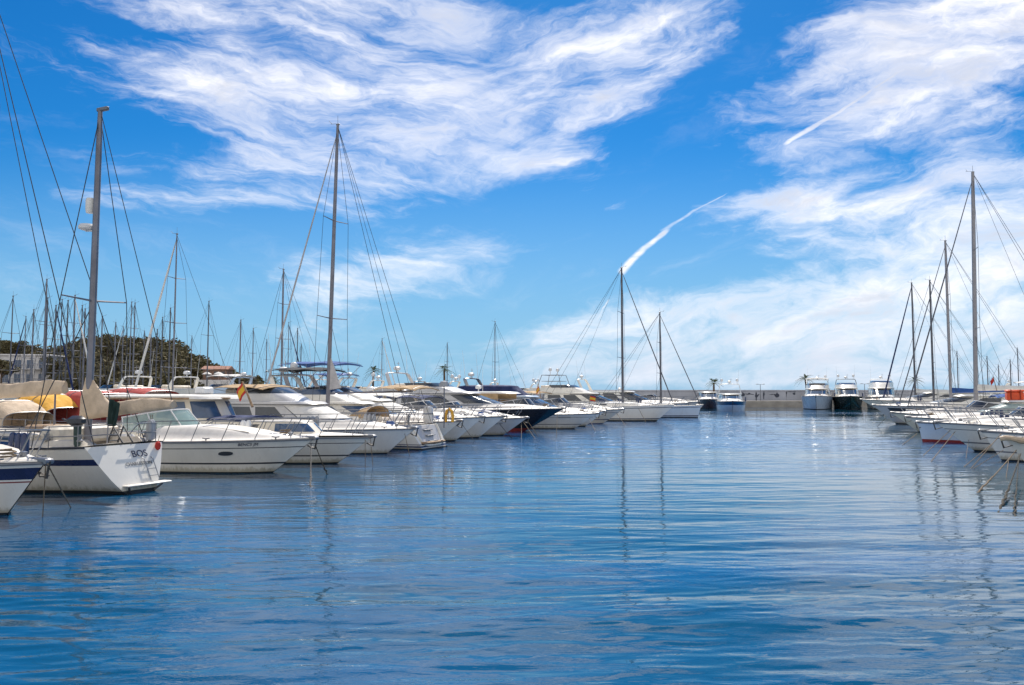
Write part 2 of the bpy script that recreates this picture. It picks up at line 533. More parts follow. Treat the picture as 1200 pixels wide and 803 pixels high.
import numpy as np
def water_sheet():
    """one sheet to the horizon; real wavelets where the mesh is fine enough to carry them"""
    nr, nc = 620, 640
    j = np.arange(nr) / (nr - 1)
    dep = 3.5 * np.exp(j * math.log(6500 / 3.5))
    # finer rows over the first 150 m
    near = 6.0 * np.exp(np.arange(900) / 899 * math.log(170 / 6.0))
    dep = np.concatenate([[-60, -20, 0.5, 3.0, 5.0], near, 170 * np.exp(np.arange(1, 40) / 39 * math.log(6500 / 170))])
    k = np.linspace(-1, 1, nc)
    k = np.where(np.abs(k) < .8, k / .8 * .74, np.sign(k) * (.74 + (np.abs(k) - .8) / .2 * 2.0))
    Y, K = np.meshgrid(dep, k, indexing='ij')
    X = K * np.maximum(Y, 8) * 1.0
    X = np.where(np.abs(K) > 2.7, np.sign(K) * np.maximum(np.abs(X), 60), X)
    rs = np.random.RandomState(4)
    Z = np.zeros_like(X)
    stepY = np.gradient(dep)[:, None]
    stepX = np.maximum(Y, 8) * (1.85 / nc)
    # calm and breezy patches
    patch = .75 + .35 * np.sin(X * .045 + Y * .11 + 1.2) * np.sin(Y * .06 - X * .03 + .5)
    for i in range(90):
        lam = .17 * (3.2 / .17) ** rs.rand()
        th = R(91) + rs.randn() * R(14)
        kx, ky = math.cos(th) * 2 * math.pi / lam, math.sin(th) * 2 * math.pi / lam
        amp = .00122 * lam ** .70
        fade = np.clip(lam / (2.2 * np.maximum(stepY * abs(math.sin(th)), stepX * abs(math.cos(th)))) - .8, 0, 1)
        ph = rs.rand() * 6.28
        Z += amp * fade * np.sin(kx * X + ky * Y + ph + .6 * np.sin(X * .21 + Y * .13 + ph * 3))
    Z *= patch
    Z[:5] = 0
    V = np.stack([X, Y, Z], -1).reshape(-1, 3).astype(np.float32)
    R_, C_ = X.shape
    idx = (np.arange(R_ - 1)[:, None] * C_ + np.arange(C_ - 1)[None]).ravel()
    Fq = np.stack([idx, idx + 1, idx + C_ + 1, idx + C_], -1).astype(np.int32)
    me = bpy.data.meshes.new('water')
    me.vertices.add(len(V)); me.vertices.foreach_set('co', V.ravel())
    me.loops.add(Fq.size); me.loops.foreach_set('vertex_index', Fq.ravel())
    me.polygons.add(len(Fq))
    me.polygons.foreach_set('loop_start', (np.arange(len(Fq)) * 4).astype(np.int32))
    me.polygons.foreach_set('use_smooth', np.ones(len(Fq), dtype=bool))
    me.update(calc_edges=True)
    me.validate()
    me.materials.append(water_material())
    o = bpy.data.objects.new('water', me)
    COL.objects.link(o)
    return struct(o)
water = water_sheet()
def strip(name, a, b, wd, z0, z1, m, edge=.3):
    a, b = Vector(a), Vector(b)
    d = (b - a); L = d.length; d.normalize(); n = Vector((-d.y, d.x, 0))
    mb = MB()
    def ring(p):
        q = [(wd, z0), (wd, z1 - .05), (wd - .06, z1), (-wd + .06, z1), (-wd, z1 - .05), (-wd, z0)]
        return [p + n * y + Vector((0, 0, z)) for y, z in q]
    k = max(2, int(L / 6))
    mb.loft([ring(a + d * (L * i / k)) for i in range(k + 1)])
    return struct(mb.build(name, m))

pl0 = OL - HL * 18.9
strip('pier', pl0 - U * 30, pl0 + U * 92, 1.3, -1.5, .75, CONC)
pl1 = OL - HL * 72
strip('pier', pl1 - U * 10, pl1 + U * 90, 1.3, -1.5, .75, CONC)
ORR = Vector((20.5, 33, 0))
pr0 = ORR - HR * 19.5
strip('pier', pr0 - U * 30, pr0 + U * 92, 1.3, -1.5, .75, CONC)

BY = 150.0
strip('quay', (-75, BY + 2.2, 0), (170, BY + 2.2, 0), 2.2, -2, 1.2, CONCL)
bw = thing('breakwater_wall', 'long pale grey breakwater wall closing the far end of the harbour', 'wall', (0, BY + 5.4, 0))
mb = MB()
def bwr(x):
    return [(x, -.9, -1.5), (x, -.9, 3.02), (x, -1.02, 3.05), (x, -1.02, 3.34), (x, .9, 3.36), (x, .9, -1.5)]
mb.loft([bwr(-76 + i * 6.0) for i in range(42)])
mb.build('wall', WALLM, bw)
mb = MB()
for i in range(40):
    x = -73 + i * 6.1
    mb.box(x - .02, x + .02, -.915, -.88, 1.2, 3.0, .004)
mb.build('joint', GREY, bw)
# dark painted figures on the breakwater
FIGS = {
    'stand': [(-.12, 0), (.1, 0), (.1, .55), (.17, .6), (.62, 1.15), (.55, 1.22), (.16, 1.0), (.14, 1.2), (.1, 1.5), (-.1, 1.5), (-.14, 1.2), (-.26, .8), (-.12, .6)],
    'stand2': [(-.1, 0), (.02, 0), (.06, .7), (.18, .9), (.16, 1.15), (.1, 1.25), (.1, 1.5), (-.06, 1.52), (-.1, 1.25), (-.2, 1.1), (-.18, .8)],
    'crouch': [(-.4, .2), (-.1, .0), (.25, .1), (.4, .3), (.36, .6), (.1, .75), (.06, .9), (-.1, .92), (-.16, .72), (-.36, .6), (-.6, .7), (-.6, .62)],
    'fly': [(-.8, .25), (-.2, .12), (.3, .18), (.9, .1), (.92, .2), (.3, .32), (.1, .5), (-.1, .46), (-.2, .3), (-.8, .34)],
}
for px, py, kind, sc in ((885.5, 469.5, 'stand', 1.0), (894.5, 468, 'stand2', .95), (870, 465, 'crouch', .9), (877, 463.5, 'fly', 1.0), (910, 466, 'crouch', 1.0),
                         (921, 465, 'stand2', .7), (904, 463.5, 'fly', .6), (926, 460.5, 'fly', 1.0), (930, 463, 'crouch', .55), (866, 466.5, 'stand', .55), (1000, 465, 'fly', .6), (1020, 466, 'crouch', .6)):
    p = at(px, BY + 4.5, zpix(py, BY + 4.5))
    MB().prism(FIGS[kind], p - Vector((0, BY + 5.4, 0)) + Vector((0, -.008, 0)), (sc * 1.1, 0, 0), (0, 0, sc * 1.1), (0, 1, 0), .012).build('painted_figure', MURAL, bw)

def hill_height(x, y):
    # ridge profile in photo columns, at Y about 235
    k = x / max(y, 1) * FPX + CX
    prof = [(-400, 60), (-200, 62), (-60, 54), (0, 42), (30, 36), (60, 36), (110, 46), (150, 47), (195, 43), (225, 33), (255, 21), (285, 10), (320, 2), (420, -4)]
    h = prof[-1][1]
    for (a, ha), (b, hb) in zip(prof, prof[1:]):
        if a <= k < b:
            h = lerp(ha, hb, smooth((k - a) / (b - a)))
            break
    top = CAM_H + h / FPX * 235
    f = smooth((y - 168) / 67.0) * (1 - .55 * smooth((y - 250) / 120))
    return 1.3 + max(-.2, (top - 1.3)) * f
mb = MB()
rows = []
for j in range(26):
    y = 158 + j * 9
    rows.append([(-330 + i * 8, y, hill_height(-330 + i * 8, y) + math.sin(i * 1.7 + j) * .3 - (3 if j == 0 else 0)) for i in range(36)])
mb.grid(rows)
EARTH = mat('dry scrub earth', (.13, .11, .07), .95, var=.3, vscale=.15, bump=.5, bscale=1)
hill = struct(mb.build('hill', EARTH, ang=60))

def leaf_material(name, a, b):
    m = bpy.data.materials.new(name)
    m.use_nodes = True
    T = m.node_tree
    p = T.nodes['Principled BSDF']
    p.inputs['Roughness'].default_value = .9
    p.inputs['Specular IOR Level'].default_value = .08
    g = nd(T, 'ShaderNodeNewGeometry')
    c = mixc(T, g.outputs['Random Per Island'], a, b)
    tc = nd(T, 'ShaderNodeTexCoord')
    n = noise(T, tc.outputs['Object'], .12, 3)
    c2 = mixc(T, mapr(T, n.outputs['Fac'], .35, .65, 0, .6), c, (.17, .14, .085))
    T.links.new(c2, p.inputs['Base Color'])
    return m
LEAF = leaf_material('pine foliage', (.075, .078, .036), (.160, .135, .075))
PALM = leaf_material('palm foliage', (.03, .07, .02), (.10, .13, .04))
BARK = mat('bark', (.13, .09, .06), .9, var=.3, vscale=6, bump=.6, bscale=20)

def leaf_cloud(mb, c, rx, rz, n, sz, rg, shell=.45):
    vs, fs = [], []
    for i in range(n):
        while True:
            d = Vector((rg.uniform(-1, 1), rg.uniform(-1, 1), rg.uniform(-1, 1)))
            if shell < d.length < 1:
                break
        p = Vector(c) + Vector((d.x * rx, d.y * rx, d.z * rz))
        a = Vector((rg.uniform(-1, 1), rg.uniform(-1, 1), rg.uniform(-.6, .6))).normalized()
        b = a.cross(Vector((rg.uniform(-1, 1), rg.uniform(-1, 1), rg.uniform(-1, 1)))).normalized()
        s1, s2 = sz * rg.uniform(.6, 1.3), sz * rg.uniform(.35, .8)
        k = len(vs)
        vs += [p - a * s1, p + b * s2, p + a * s1, p - b * s2]
        fs.append((k, k + 1, k + 2, k + 3))
    mb.add(vs, fs)

rg = random.Random(5)
mb = MB()
cnt = 0
while cnt < 900:
    y = rg.uniform(176, 268)
    px = rg.uniform(-60, 305)
    x = (px - CX) / FPX * y
    h = hill_height(x, y)
    if h < 2.2 or (px < 64 and y < 212):
        continue
    cnt += 1
    r = rg.uniform(1.7, 3.4) * (1 if px < 215 else .62)
    leaf_cloud(mb, (x, y, h + r * .75), r * 1.1, r * .85, int(46 * r / 2), .62, rg)
struct(mb.build('wood', LEAF), 'stuff')

def pine(px, Y, h, label, spread=2.6):
    p = at(px, Y); p.z = max(1.2, hill_height(p.x, p.y) - .2)
    t = thing('pine_tree', label, 'tree', p, rng.uniform(0, 6), 'trees on the shore')
    tb = MB()
    tb.tube([(0, 0, 0), (.15, .1, h * .35), (.0, .2, h * .7), (.1, .1, h * .92)], [.28, .22, .15, .06], 7)
    r2 = random.Random(int(px * 7 + h))
    cb = MB()
    for i in range(13):
        a = r2.uniform(0, 6.28); rr = spread * r2.uniform(.25, .85); z = h * r2.uniform(.6, .98)
        q = (math.cos(a) * rr, math.sin(a) * rr, z)
        tb.tube([(0, .1, z * .75), (q[0] * .6, q[1] * .6, z * .92), q], [.09, .06, .03], 5)
        leaf_cloud(cb, q, r2.uniform(.9, 1.6), r2.uniform(.6, 1.0), 75, .34, r2)
    tb.build('trunk', BARK, t)
    cb.build('crown', LEAF, t)
for a in ((3, 176, 8.5, 'tall dark pine at the left end of the white hotel', 3.2), (17, 214, 7.0, 'broad dark pine rising behind the left part of the white hotel', 3.0),
          (63, 182, 8.5, 'smaller green pine beside the right end of the white hotel', 2.4), (226, 190, 5.0, 'low round pine on the slope left of the brown house', 2.2),
          (272, 192, 4.0, 'small shrubby pine below the brown house at the end of the hill', 1.8), (126, 205, 9, 'round crowned pine on the hill behind the second pier', 3.0)):
    pine(*a)

def palm(px, Y, ztop, label, lean=.2, sc=1.0):
    base = at(px, Y, 1.2)
    t = thing('palm_tree', label, 'tree', base, rng.uniform(0, 6), 'palms along the quays')
    h = ztop - 1.2
    tb = MB()
    pts = [(lean * (i / 8) ** 2, 0, h * i / 8) for i in range(9)]
    tb.tube(pts, [.22 * sc - .012 * i for i in range(9)], 8)
    tb.build('trunk', BARK, t)
    cb = MB(); r2 = random.Random(int(px))
    for i in range(34):
        a = i * 2.399; el = r2.uniform(-.5, 1.25); Lf = r2.uniform(1.3, 1.8) * sc
        prev = Vector((lean, 0, h)); d = Vector((math.cos(a) * math.cos(el), math.sin(a) * math.cos(el), math.sin(el)))
        side = d.cross(Vector((0, 0, 1))).normalized()
        vs, fs = [], []
        for k in range(8):
            f = k / 7
            c = prev + d * (Lf * f) + Vector((0, 0, -.75 * sc * f * f))
            wd = .20 * sc * math.sin(math.pi * min(.97, f * .85 + .12))
            for sg in (-1, 1):
                b = len(vs)
                tip = c + side * sg * wd + d * .16 - Vector((0, 0, .10))
                vs += [c, c + d * .10, tip + d * .04, tip]
                fs.append((b, b + 1, b + 2, b + 3))
        cb.add(vs, fs)
    cb.build('crown', PALM, t)
for a in ((836, 149, zpix(449, 149), 'single palm on the quay between two moored yachts at the harbour end', .2, 1.15), (945, 152, zpix(444, 152), 'palm behind the pale blue flybridge yacht at the harbour end', .3, 1.1),
          (1072, 150, zpix(446, 150), 'palm behind the sailboat masts of the right hand row', .2, 1.1), (323, 140, zpix(447, 140), 'low palm behind the grey flybridge cruiser on the left side', .2, 1.3),
          (437, 140, zpix(435, 140), 'palm rising beside the floodlight mast behind the left row', .2, 1.2), (521, 140, zpix(434, 140), 'palm behind the blue bimini of the left row', .3, 1.2)):
    palm(*a)
strip('quay', (-60, 138, 0), (-8, 138, 0), 2.5, -2, 1.2, CONCL)
# shore quay in front of the hill
strip('quay', (-260, 160, 0), (-50, 160, 0), 6.0, -2, 1.35, CONCL)

def lamp(px, ytop, label):
    t = thing('lamp_post', label, 'street lamp', at(px, BY + 3.5, 1.2))
    h = zpix(ytop, BY + 3.5) - 1.2
    MB().tube([(0, 0, 0), (0, 0, .5), (0, 0, h)], [.09, .07, .05], 8).build('pole', GREY, t)
    for sg in (-1, 1):
        b = MB(); b.tube([(0, 0, h - .05), (sg * .45, 0, h + .03)], .035, 6); b.build('arm', GREY, t)
        b = MB(); b.box(sg * .62 - .26, sg * .62 + .26, -.12, .12, h - .03, h + .08, .03); b.build('lamp_head', GREY, t)
lamp(890.5, 450.5, 'thin double headed lamp post against the breakwater beside the painted figures')
lamp(1012.5, 450, 'thin double headed lamp post between the black yacht and the white yacht')

# hotel on the shore
def hotel():
    p = at(28, 190, 1.3)
    t = thing('hotel', 'pale two storey hotel with balconies at the foot of the wooded hill', 'building', p, R(8))
    W, Dp, H = 5.6, 8.0, zpix(417, 190) - 1.3
    b = MB(); b.box(-W, W, 0, Dp, 0, H, .05); b.build('wall', STUCCO, t)
    b = MB(); b.box(-W - .4, W + .4, -.5, Dp + .3, H, H + .35, .05); b.build('roof', STUCCO, t)
    for fl in range(3):
        z = .6 + fl * (H - .4) / 3
        s = MB(); s.box(-W - .1, W + .1, -1.3, 0, z - .25, z - .05, .03); s.build('balcony', STUCCO, t)
        rl = MB()
        for i in range(25):
            rl.tube([(-W + i * W / 12, -1.22, z - .05), (-W + i * W / 12, -1.22, z + .85)], .025, 4)
        rl.tube([(-W, -1.22, z + .87), (W, -1.22, z + .87)], .04, 4)
        rl.build('railing', ALUW, t)
        for i in range(4):
            x = -W + 1.4 + i * 2.8
            f = MB(); f.box(x - .85, x + .85, -.06, .05, z, z + 2.2, .02); wf = f.build('window', STUCCO, t)
            g = MB()
            for sg in (-1, 1):
                g.box(x + sg * .39 - .36, x + sg * .39 + .36, -.10, -.05, z + .06, z + 2.12, .01)
            g.build('pane', GLASSB, wf)
    for i in range(5):
        x = -W + i * 2.8
        c = MB(); c.box(x - .12, x + .12, -1.2, -1.0, 0, H, .02); c.build('column', STUCCO, t)
hotel()

def brown_house():
    p = at(255, 186, 1.3)
    t = thing('brown_house', 'low brown house with terrace at the right end of the wooded hill', 'building', p, R(5))
    H = zpix(433, 186) - 1.3
    b = MB(); b.box(-3.4, 2.2, 0, 5, 0, H, .05); b.build('wall', BRICK, t)
    b = MB(); b.loft([[(-3.9, -.6, H), (-3.9, 2.5, H + .9), (-3.9, 5.4, H)], [(2.7, -.6, H), (2.7, 2.5, H + .9), (2.7, 5.4, H)]]); b.build('roof', mat('roof tiles', (.30, .14, .09), .85, var=.25, vscale=3), t)
    b = MB(); b.box(-4.5, 4, -3, 0, 0, H - 2.6, .05); b.build('terrace', STUCCO, t)
    for x in (-2.3, -.4, 1.2):
        b = MB(); b.box(x - .45, x + .45, -.06, .03, H - 1.9, H - .5, .02); b.build('window', GLASS, t)
    for i, (x, lab) in enumerate(((-1.9, 'left white parasol on the terrace of the brown house'), (.9, 'right white parasol on the terrace of the brown house'))):
        q = thing('parasol', lab, 'parasol', (p.x + x, p.y - 1.6, 1.3 + H - 2.6), 0, 'terrace parasols')
        MB().tube([(0, 0, 0), (0, 0, 1.9)], .03, 6).build('pole', ALUW, q)
        MB().lathe([(1.25, 1.35), (1.2, 1.42), (.6, 1.75), (.05, 1.95)], n=8).build('canopy', CANVW, q)
brown_house()

# ------------------------------------------------------------------ boats
class Hull:
    def __init__(s, L, B, fb, fs, over=.14, tm=.42, ps=2.4, pw=1.7, sw=.92, draft=.45, rake=0.0, dip=0.0, flare=1.3, wlw=.9, sww=None):
        s.__dict__.update(locals())
        s.over = over * L
    def zs(s, t):
        return s.fs + (s.fb - s.fs) * t ** 1.5 - s.dip * 4 * t * (1 - t)
    def half(s, t, p):
        if t > s.tm:
            u = (t - s.tm) / (1 - s.tm)
            return s.B / 2 * max(0.012, (1 - u ** p))
        return s.B / 2 * (1 - (1 - s.sw) * ((s.tm - t) / s.tm) ** 2)
    def pt(s, t, w, side=1):
        zs, b1, b0 = s.zs(t), s.half(t, s.ps), s.half(t, s.pw) * s.wlw
        if s.sww is not None and t < .30:
            b0 *= s.sww + (1 - s.sww) * smooth(t / .30)
        if w >= 0:
            z = w * zs
            y = b0 + (b1 - b0) * w ** s.flare
            x = s.L * t - s.over * t ** 5 * (1 - w)
            x += s.rake * (1 - t) ** 6 * w
        else:
            k = -w
            z = -k * s.draft * (1 - .6 * t ** 3)
            y = b0 * math.sqrt(max(0, 1 - k ** 1.6)) + .005
            x = s.L * t - s.over * t ** 5 * (1 + .5 * k)
        return Vector((x, side * y, z))
    def sheer(s, t, f=1.0, side=1, dz=0.0):
        p = s.pt(t, 1, side)
        return Vector((p.x, p.y * f, p.z + dz))
    def side_at(s, t, w, side=1, off=.006):
        """point, along, up, normal on the topsides"""
        p = s.pt(t, w, side)
        a = s.pt(min(1, t + .01), w, side) - s.pt(t - .01, w, side)
        u = s.pt(t, min(1, w + .03), side) - s.pt(t, w - .03, side)
        a.normalize(); u.normalize()
        n = a.cross(u)
        n.normalize()
        if n.y * side < 0:
            n = -n
        return p + n * off, a, u, n

def hull_part(H, parent, rows, mats, nt=26, plain_transom=False):
    """rows: [(w, material index of the band above this w)] from keel upwards, the last w is 1"""
    mb = MB()
    ws = [r[0] for r in rows]
    ts = [i / nt for i in range(nt + 1)]
    ts = sorted(set([round(1 - (1 - t) ** 1.25, 5) for t in ts]))
    rings = []
    for t in ts:
        port = [H.pt(t, w, 1) for w in reversed(ws)]
        star = [H.pt(t, w, -1) for w in ws]
        rings.append(port + star)
    n = len(ws)
    row_mi = [rows[n - 2 - j][1] for j in range(n - 1)] + [rows[0][1]] + [rows[j][1] for j in range(n - 1)]
    mb.loft(rings, closed=False, row_mi=row_mi)
    # transom
    r = rings[0]
    vs, fs, ms = list(r), [], []
    for j in range(n - 1):
        fs.append((j, j + 1, 2 * n - 2 - j, 2 * n - 1 - j)); ms.append(0 if plain_transom and rows[n - 2 - j][1] > 1 else rows[n - 2 - j][1])
    mb.add(vs, fs, ms)
    return mb.build('hull', mats, parent, ang=30)

def deck_part(H, parent, hf, m, ss=(0, .2, .4, .52, .6, .68, .76, .86, .94, 1.0), nt=40, name='deck', t1=.992):
    mb = MB()
    S = [-s for s in reversed(ss[1:])] + list(ss)
    rows = []
    for i in range(nt + 1):
        t = i / nt * t1 + .004
        e = H.pt(t, 1, 1)
        b = max(.01, e.y - .02)
        rows.append([(e.x, s * b, e.z + .012 + hf(t, abs(s)) + .03 * (1 - s * s)) for s in S])
    mb.grid(rows)
    return mb.build(name, m, parent, ang=34)

def rub_rail(H, parent, m, r=.035, dz=-.03):
    mb = MB()
    pts = [H.sheer(i / 24 * .998, 1.0, 1, dz) for i in range(25)] + [H.sheer(i / 24 * .998, 1.0, -1, dz) for i in range(24, -1, -1)]
    mb.tube(pts, r, 6)
    return mb.build('rub_rail', m, parent)

def guard_rail(H, parent, t0, h=.70, f=.93, n=6, r=.019, mid=False, m=None, over=.12, aft_drop=True):
    mb = MB()
    K = 22
    def top(i, side, hh):
        t = lerp(t0, .985, i / K)
        p = H.sheer(t, f, side)
        ramp = smooth(i / K * 7) if aft_drop else 1
        return Vector((p.x + over * (i / K) ** 6, p.y * (1 + .05), p.z + .03 + hh * ramp))
    for hh in ((h, h * .52) if mid else (h,)):
        pts = [top(i, 1, hh) for i in range(K + 1)]
        ps = [top(i, -1, hh) for i in range(K, -1, -1)]
        mb.tube(pts + ps, r if hh == h else r * .7, 6)
    for k in range(1, n + 1):
        i = k / n * K * .96
        t = lerp(t0, .985, i / K)
        for side in (1, -1):
            p = H.sheer(t, f, side, .01)
            q = top(i, side, h)
            mb.tube([p + Vector((-.42 * h / .7, 0, 0)), q], r * .9, 5)
    return mb.build('guard_rail', m or STEEL, parent)

def anchor_part(H, parent, m=None, sc=1.0):
    b = H.sheer(.99, 0, 1)
    rl = MB(); rl.box(b.x - .5, b.x + .22, -.09, .09, b.z - .02, b.z + .10, .03); rl.tube([(b.x + .2, -.1, b.z + .02), (b.x + .2, .1, b.z + .02)], .06, 8)
    rl.build('bow_roller', m or STEEL, parent)
    a = MB()
    o = Vector((b.x + .12, 0, b.z - .02))
    a.tube([o + Vector((-.35, 0, .1)) * sc, o + Vector((.12, 0, .03)) * sc, o + Vector((.02, 0, -.36)) * sc], .035 * sc, 6)
    for sg in (-1, 1):
        a.prism([(0, 0), (.34, .06), (.40, .0), (.1, -.14)], o + Vector((.03, 0, -.33)) * sc, (-.85 * sc, 0, .25 * sc), (0, sg * .9 * sc, 0), (.2, 0, 1), .03)
    return a.build('anchor', CHAIN, parent)

def half_ring(lv, p):
    z, xb, xf, hw, nose, tap = lv
    pa, pb = .12, .66
    if p < pa:
        f = p / pa
        return xb, hw * f
    if p < pb:
        f = (p - pa) / (pb - pa)
        return lerp(xb, xf - nose, f), hw * (1 - tap * f * f)
    a = (p - pb) / (1 - pb) * math.pi / 2
    return xf - nose + nose * math.sin(a), hw * (1 - tap) * math.cos(a) ** .75 if a < 1.57 else 0.0

def lev(lvs, z):
    for a, b in zip(lvs, lvs[1:]):
        if a[0] <= z <= b[0] + 1e-6:
            f = (z - a[0]) / (b[0] - a[0])
            return tuple(lerp(x, y, f) for x, y in zip(a, b))
    return lvs[-1] if z > lvs[-1][0] else lvs[0]

PP = [0, .06, .11, .12, .14, .2, .3, .4, .5, .6, .64, .68, .72, .76, .8, .84, .88, .92, .96, 1.0]
def house(name, lvs, m, parent, crown=.06):
    mb = MB(); rings = []
    zs = []
    for a, b in zip(lvs, lvs[1:]):
        zs += [lerp(a[0], b[0], i / 3) for i in range(3)]
    zs.append(lvs[-1][0])
    for z in zs:
        l = lev(lvs, z)
        r = [(*half_ring(l, p), z) for p in PP]
        rings.append(r + [(x, -y, zz) for x, y, zz in reversed(r[1:-1])])
    l = lvs[-1]
    for f, dz in ((.97, crown * .45), (.8, crown * .8), (.45, crown)):
        cx = (l[1] + l[2]) / 2
        r = [(half_ring(l, p)[0] * f + cx * (1 - f), half_ring(l, p)[1] * f, l[0] + dz) for p in PP]
        rings.append(r + [(x, -y, zz) for x, y, zz in reversed(r[1:-1])])
    mb.loft(rings)
    return mb.build(name, m, parent, ang=32)

def pane(name, lvs, q0, q1, z0, z1, m, parent, off=.012, n=8, skew=0.0):
    """glass lying on a house surface; q: 0 front centre, +1 port aft, -1 starboard aft"""
    mb = MB()
    def P(q, z, o):
        l = lev(lvs, z)
        p = 1 - abs(q)
        x, y = half_ring(l, p)
        x2, y2 = half_ring(l, min(1, p + .01)); x1, y1 = half_ring(l, p - .01)
        tx, ty = x2 - x1, y2 - y1
        if p > .99:
            tx, ty = 0, -1
        ln = math.hypot(tx, ty) or 1
        nx, ny = -ty / ln, tx / ln
        sg = 1 if q >= 0 else -1
        if q == 0:
            nx, ny = 1, 0
        return (x + nx * o, sg * (y + ny * o), z + o * .3)
    rows_o, rows_i = [], []
    for k in range(5):
        f = k / 4
        z = lerp(z0, z1, f)
        qs = [lerp(q0, q1, i / n) + skew * f * (1 if q1 > 0 else -1) * (i / n) for i in range(n + 1)]
        rows_o.append([P(q, z, off) for q in qs])
        rows_i.append([P(q, z, -.012) for q in qs])
    rings = [list(a) + list(reversed(b)) for a, b in zip(rows_o, rows_i)]
    mb.loft(rings)
    return mb.build(name, m, parent, ang=40)

def windshield(H, parent, xf, xa, hw, zb, h, rake, m=None, fr=None, mull=(-.62, -.22, .22, .62), top_f=.86):
    N = 24
    def P(a, f):
        th = a * math.pi / 2
        c, s = math.cos(th), math.sin(th)
        x = xa + (xf - xa) * max(0, c) ** .9
        y = hw * (abs(s) ** .85) * (1 if s > 0 else -1)
        z = zb - .12 * (1 - c)
        hh = h * (1 - .25 * (1 - c))
        return Vector((x - rake * f * (.35 + .65 * c), y * lerp(1, top_f, f), z + hh * f))
    g = MB()
    aa = [-1 + 2 * i / N for i in range(N + 1)]
    ro = [[P(a, f) for a in aa] for f in (0, .5, 1)]
    ri = [[P(a, f) + Vector((-.012, 0, -.004)) for a in aa] for f in (0, .5, 1)]
    g.loft([list(a) + list(reversed(b)) for a, b in zip(ro, ri)])
    ws = g.build('windshield', m or GLASS, parent)
    f = MB()
    f.tube([P(a, 1.0) for a in aa], .03, 6)
    f.tube([P(a, 0.0) for a in aa], .028, 6)
    for a in mull + (-.995, .995):
        f.tube([P(a, 0) + Vector((.01, 0, 0)), P(a, .5) + Vector((.01, 0, 0)), P(a, 1) + Vector((.01, 0, 0))], .026, 5)
    f.build('frame', fr or PLASTW, ws)
    return ws

def arch_part(parent, x, hw, z0, z1, lean=-.5, w=.28, m=None, name='radar_arch', topw=.8):
    mb = MB()
    path = [(x, hw, z0), (x + lean * .5, hw * .97, lerp(z0, z1, .55)), (x + lean * .9, hw * .9, z1 - .12), (x + lean, hw * topw, z1), (x + lean, 0, z1 + .04)]
    path = path + [(a, -b, c) for a, b, c in reversed(path[:-1])]
    rings = []
    for i, (a, b, c) in enumerate(path):
        d = Vector(path[min(i + 1, len(path) - 1)]) - Vector(path[max(i - 1, 0)])
        d.normalize()
        n = d.cross(Vector((1, 0, 0))); n.normalize()
        ww = w * (1.25 if i in (0, len(path) - 1) else 1)
        p = Vector((a, b, c))
        rings.append([p + Vector((ww / 2, 0, 0)) + n * .02, p + Vector((ww * .3, 0, 0)) + n * .05, p + Vector((-ww * .3, 0, 0)) + n * .05, p + Vector((-ww / 2, 0, 0)) + n * .02,
                      p + Vector((-ww / 2, 0, 0)) - n * .02, p + Vector((-ww * .3, 0, 0)) - n * .05, p + Vector((ww * .3, 0, 0)) - n * .05, p + Vector((ww / 2, 0, 0)) - n * .02])
    mb.loft(rings)
    return mb.build(name, m or GEL, parent)

def radome(parent, c, r=.3, m=None, stalk=.25):
    mb = MB()
    x, y, z = c
    mb.tube([(x, y, z - stalk), (x, y, z)], [.07, .05], 8)
    mb.lathe([(r * .6, z), (r * .95, z + .04), (r, z + .14), (r * .92, z + .24), (r * .55, z + .31), (.02, z + .33)], (x, y, 0), 16)
    return mb.build('radome', m or PLASTW, parent)

def satdome(parent, c, r=.25, m=None):
    mb = MB(); x, y, z = c
    mb.tube([(x, y, z - .5), (x, y, z)], .04, 8)
    mb.lathe([(r * .6, z), (r * .9, z + .06), (r, z + r * .9), (r * .85, z + r * 1.45), (r * .5, z + r * 1.8), (.02, z + r * 1.9)], (x, y, 0), 14)
    return mb.build('satellite_dome', m or PLASTW, parent)

def whip(parent, p, h, lean=(0, 0), name='antenna', m=None):
    mb = MB(); p = Vector(p)
    mb.tube([p, p + Vector((lean[0] * .3, lean[1] * .3, h * .4)), p + Vector((lean[0], lean[1], h))], [.022, .014, .008], 5)
    return mb.build(name, m or PLASTW, parent)

def bimini(parent, x0, x1, hw, z, m, name='bimini', legs=None, crown=.16, fm=None, droop=.10):
    mb = MB()
    rows = []
    for i in range(13):
        f = i / 12
        x = lerp(x0, x1, f)
        rows.append([(x, y * hw, z + crown * (1 - abs(y) ** 2.4) - droop * abs(2 * f - 1) ** 3 - .025 * math.cos(f * 4 * math.pi)) for y in (-1, -.9, -.7, -.4, 0, .4, .7, .9, 1)])
    mb.grid(rows, thick=.03)
    o = mb.build(name, m, parent, ang=50)
    if legs:
        fr = MB()
        xm, zb = legs
        for f in (.03, .5, .97):
            x = lerp(x0, x1, f)
            for sg in (-1, 1):
                fr.tube([(xm, sg * hw * .96, zb), (x, sg * hw, z - .02)], .016, 5)
            fr.tube([(x, -hw, z - .035), (x, -hw * .6, z + crown * .7 - .04), (x, 0, z + crown - .045), (x, hw * .6, z + crown * .7 - .04), (x, hw, z - .035)], .014, 5)
        fr.build('canopy_frame', fm or STEEL, o)
    return o

def hull_windows(H, parent, side, specs, m=None):
    for t, w, ln, ht in specs:
        c, a, u, n = H.side_at(t, w, side, .0)
        poly = [(math.cos(k / 20 * 2 * math.pi) * ln / 2, abs(math.sin(k / 20 * 2 * math.pi)) ** .8 * math.copysign(1, math.sin(k / 20 * 2 * math.pi)) * ht / 2) for k in range(20)]
        MB().prism(poly, c, a, u, n, .05).build('porthole', m or GLASS, parent)

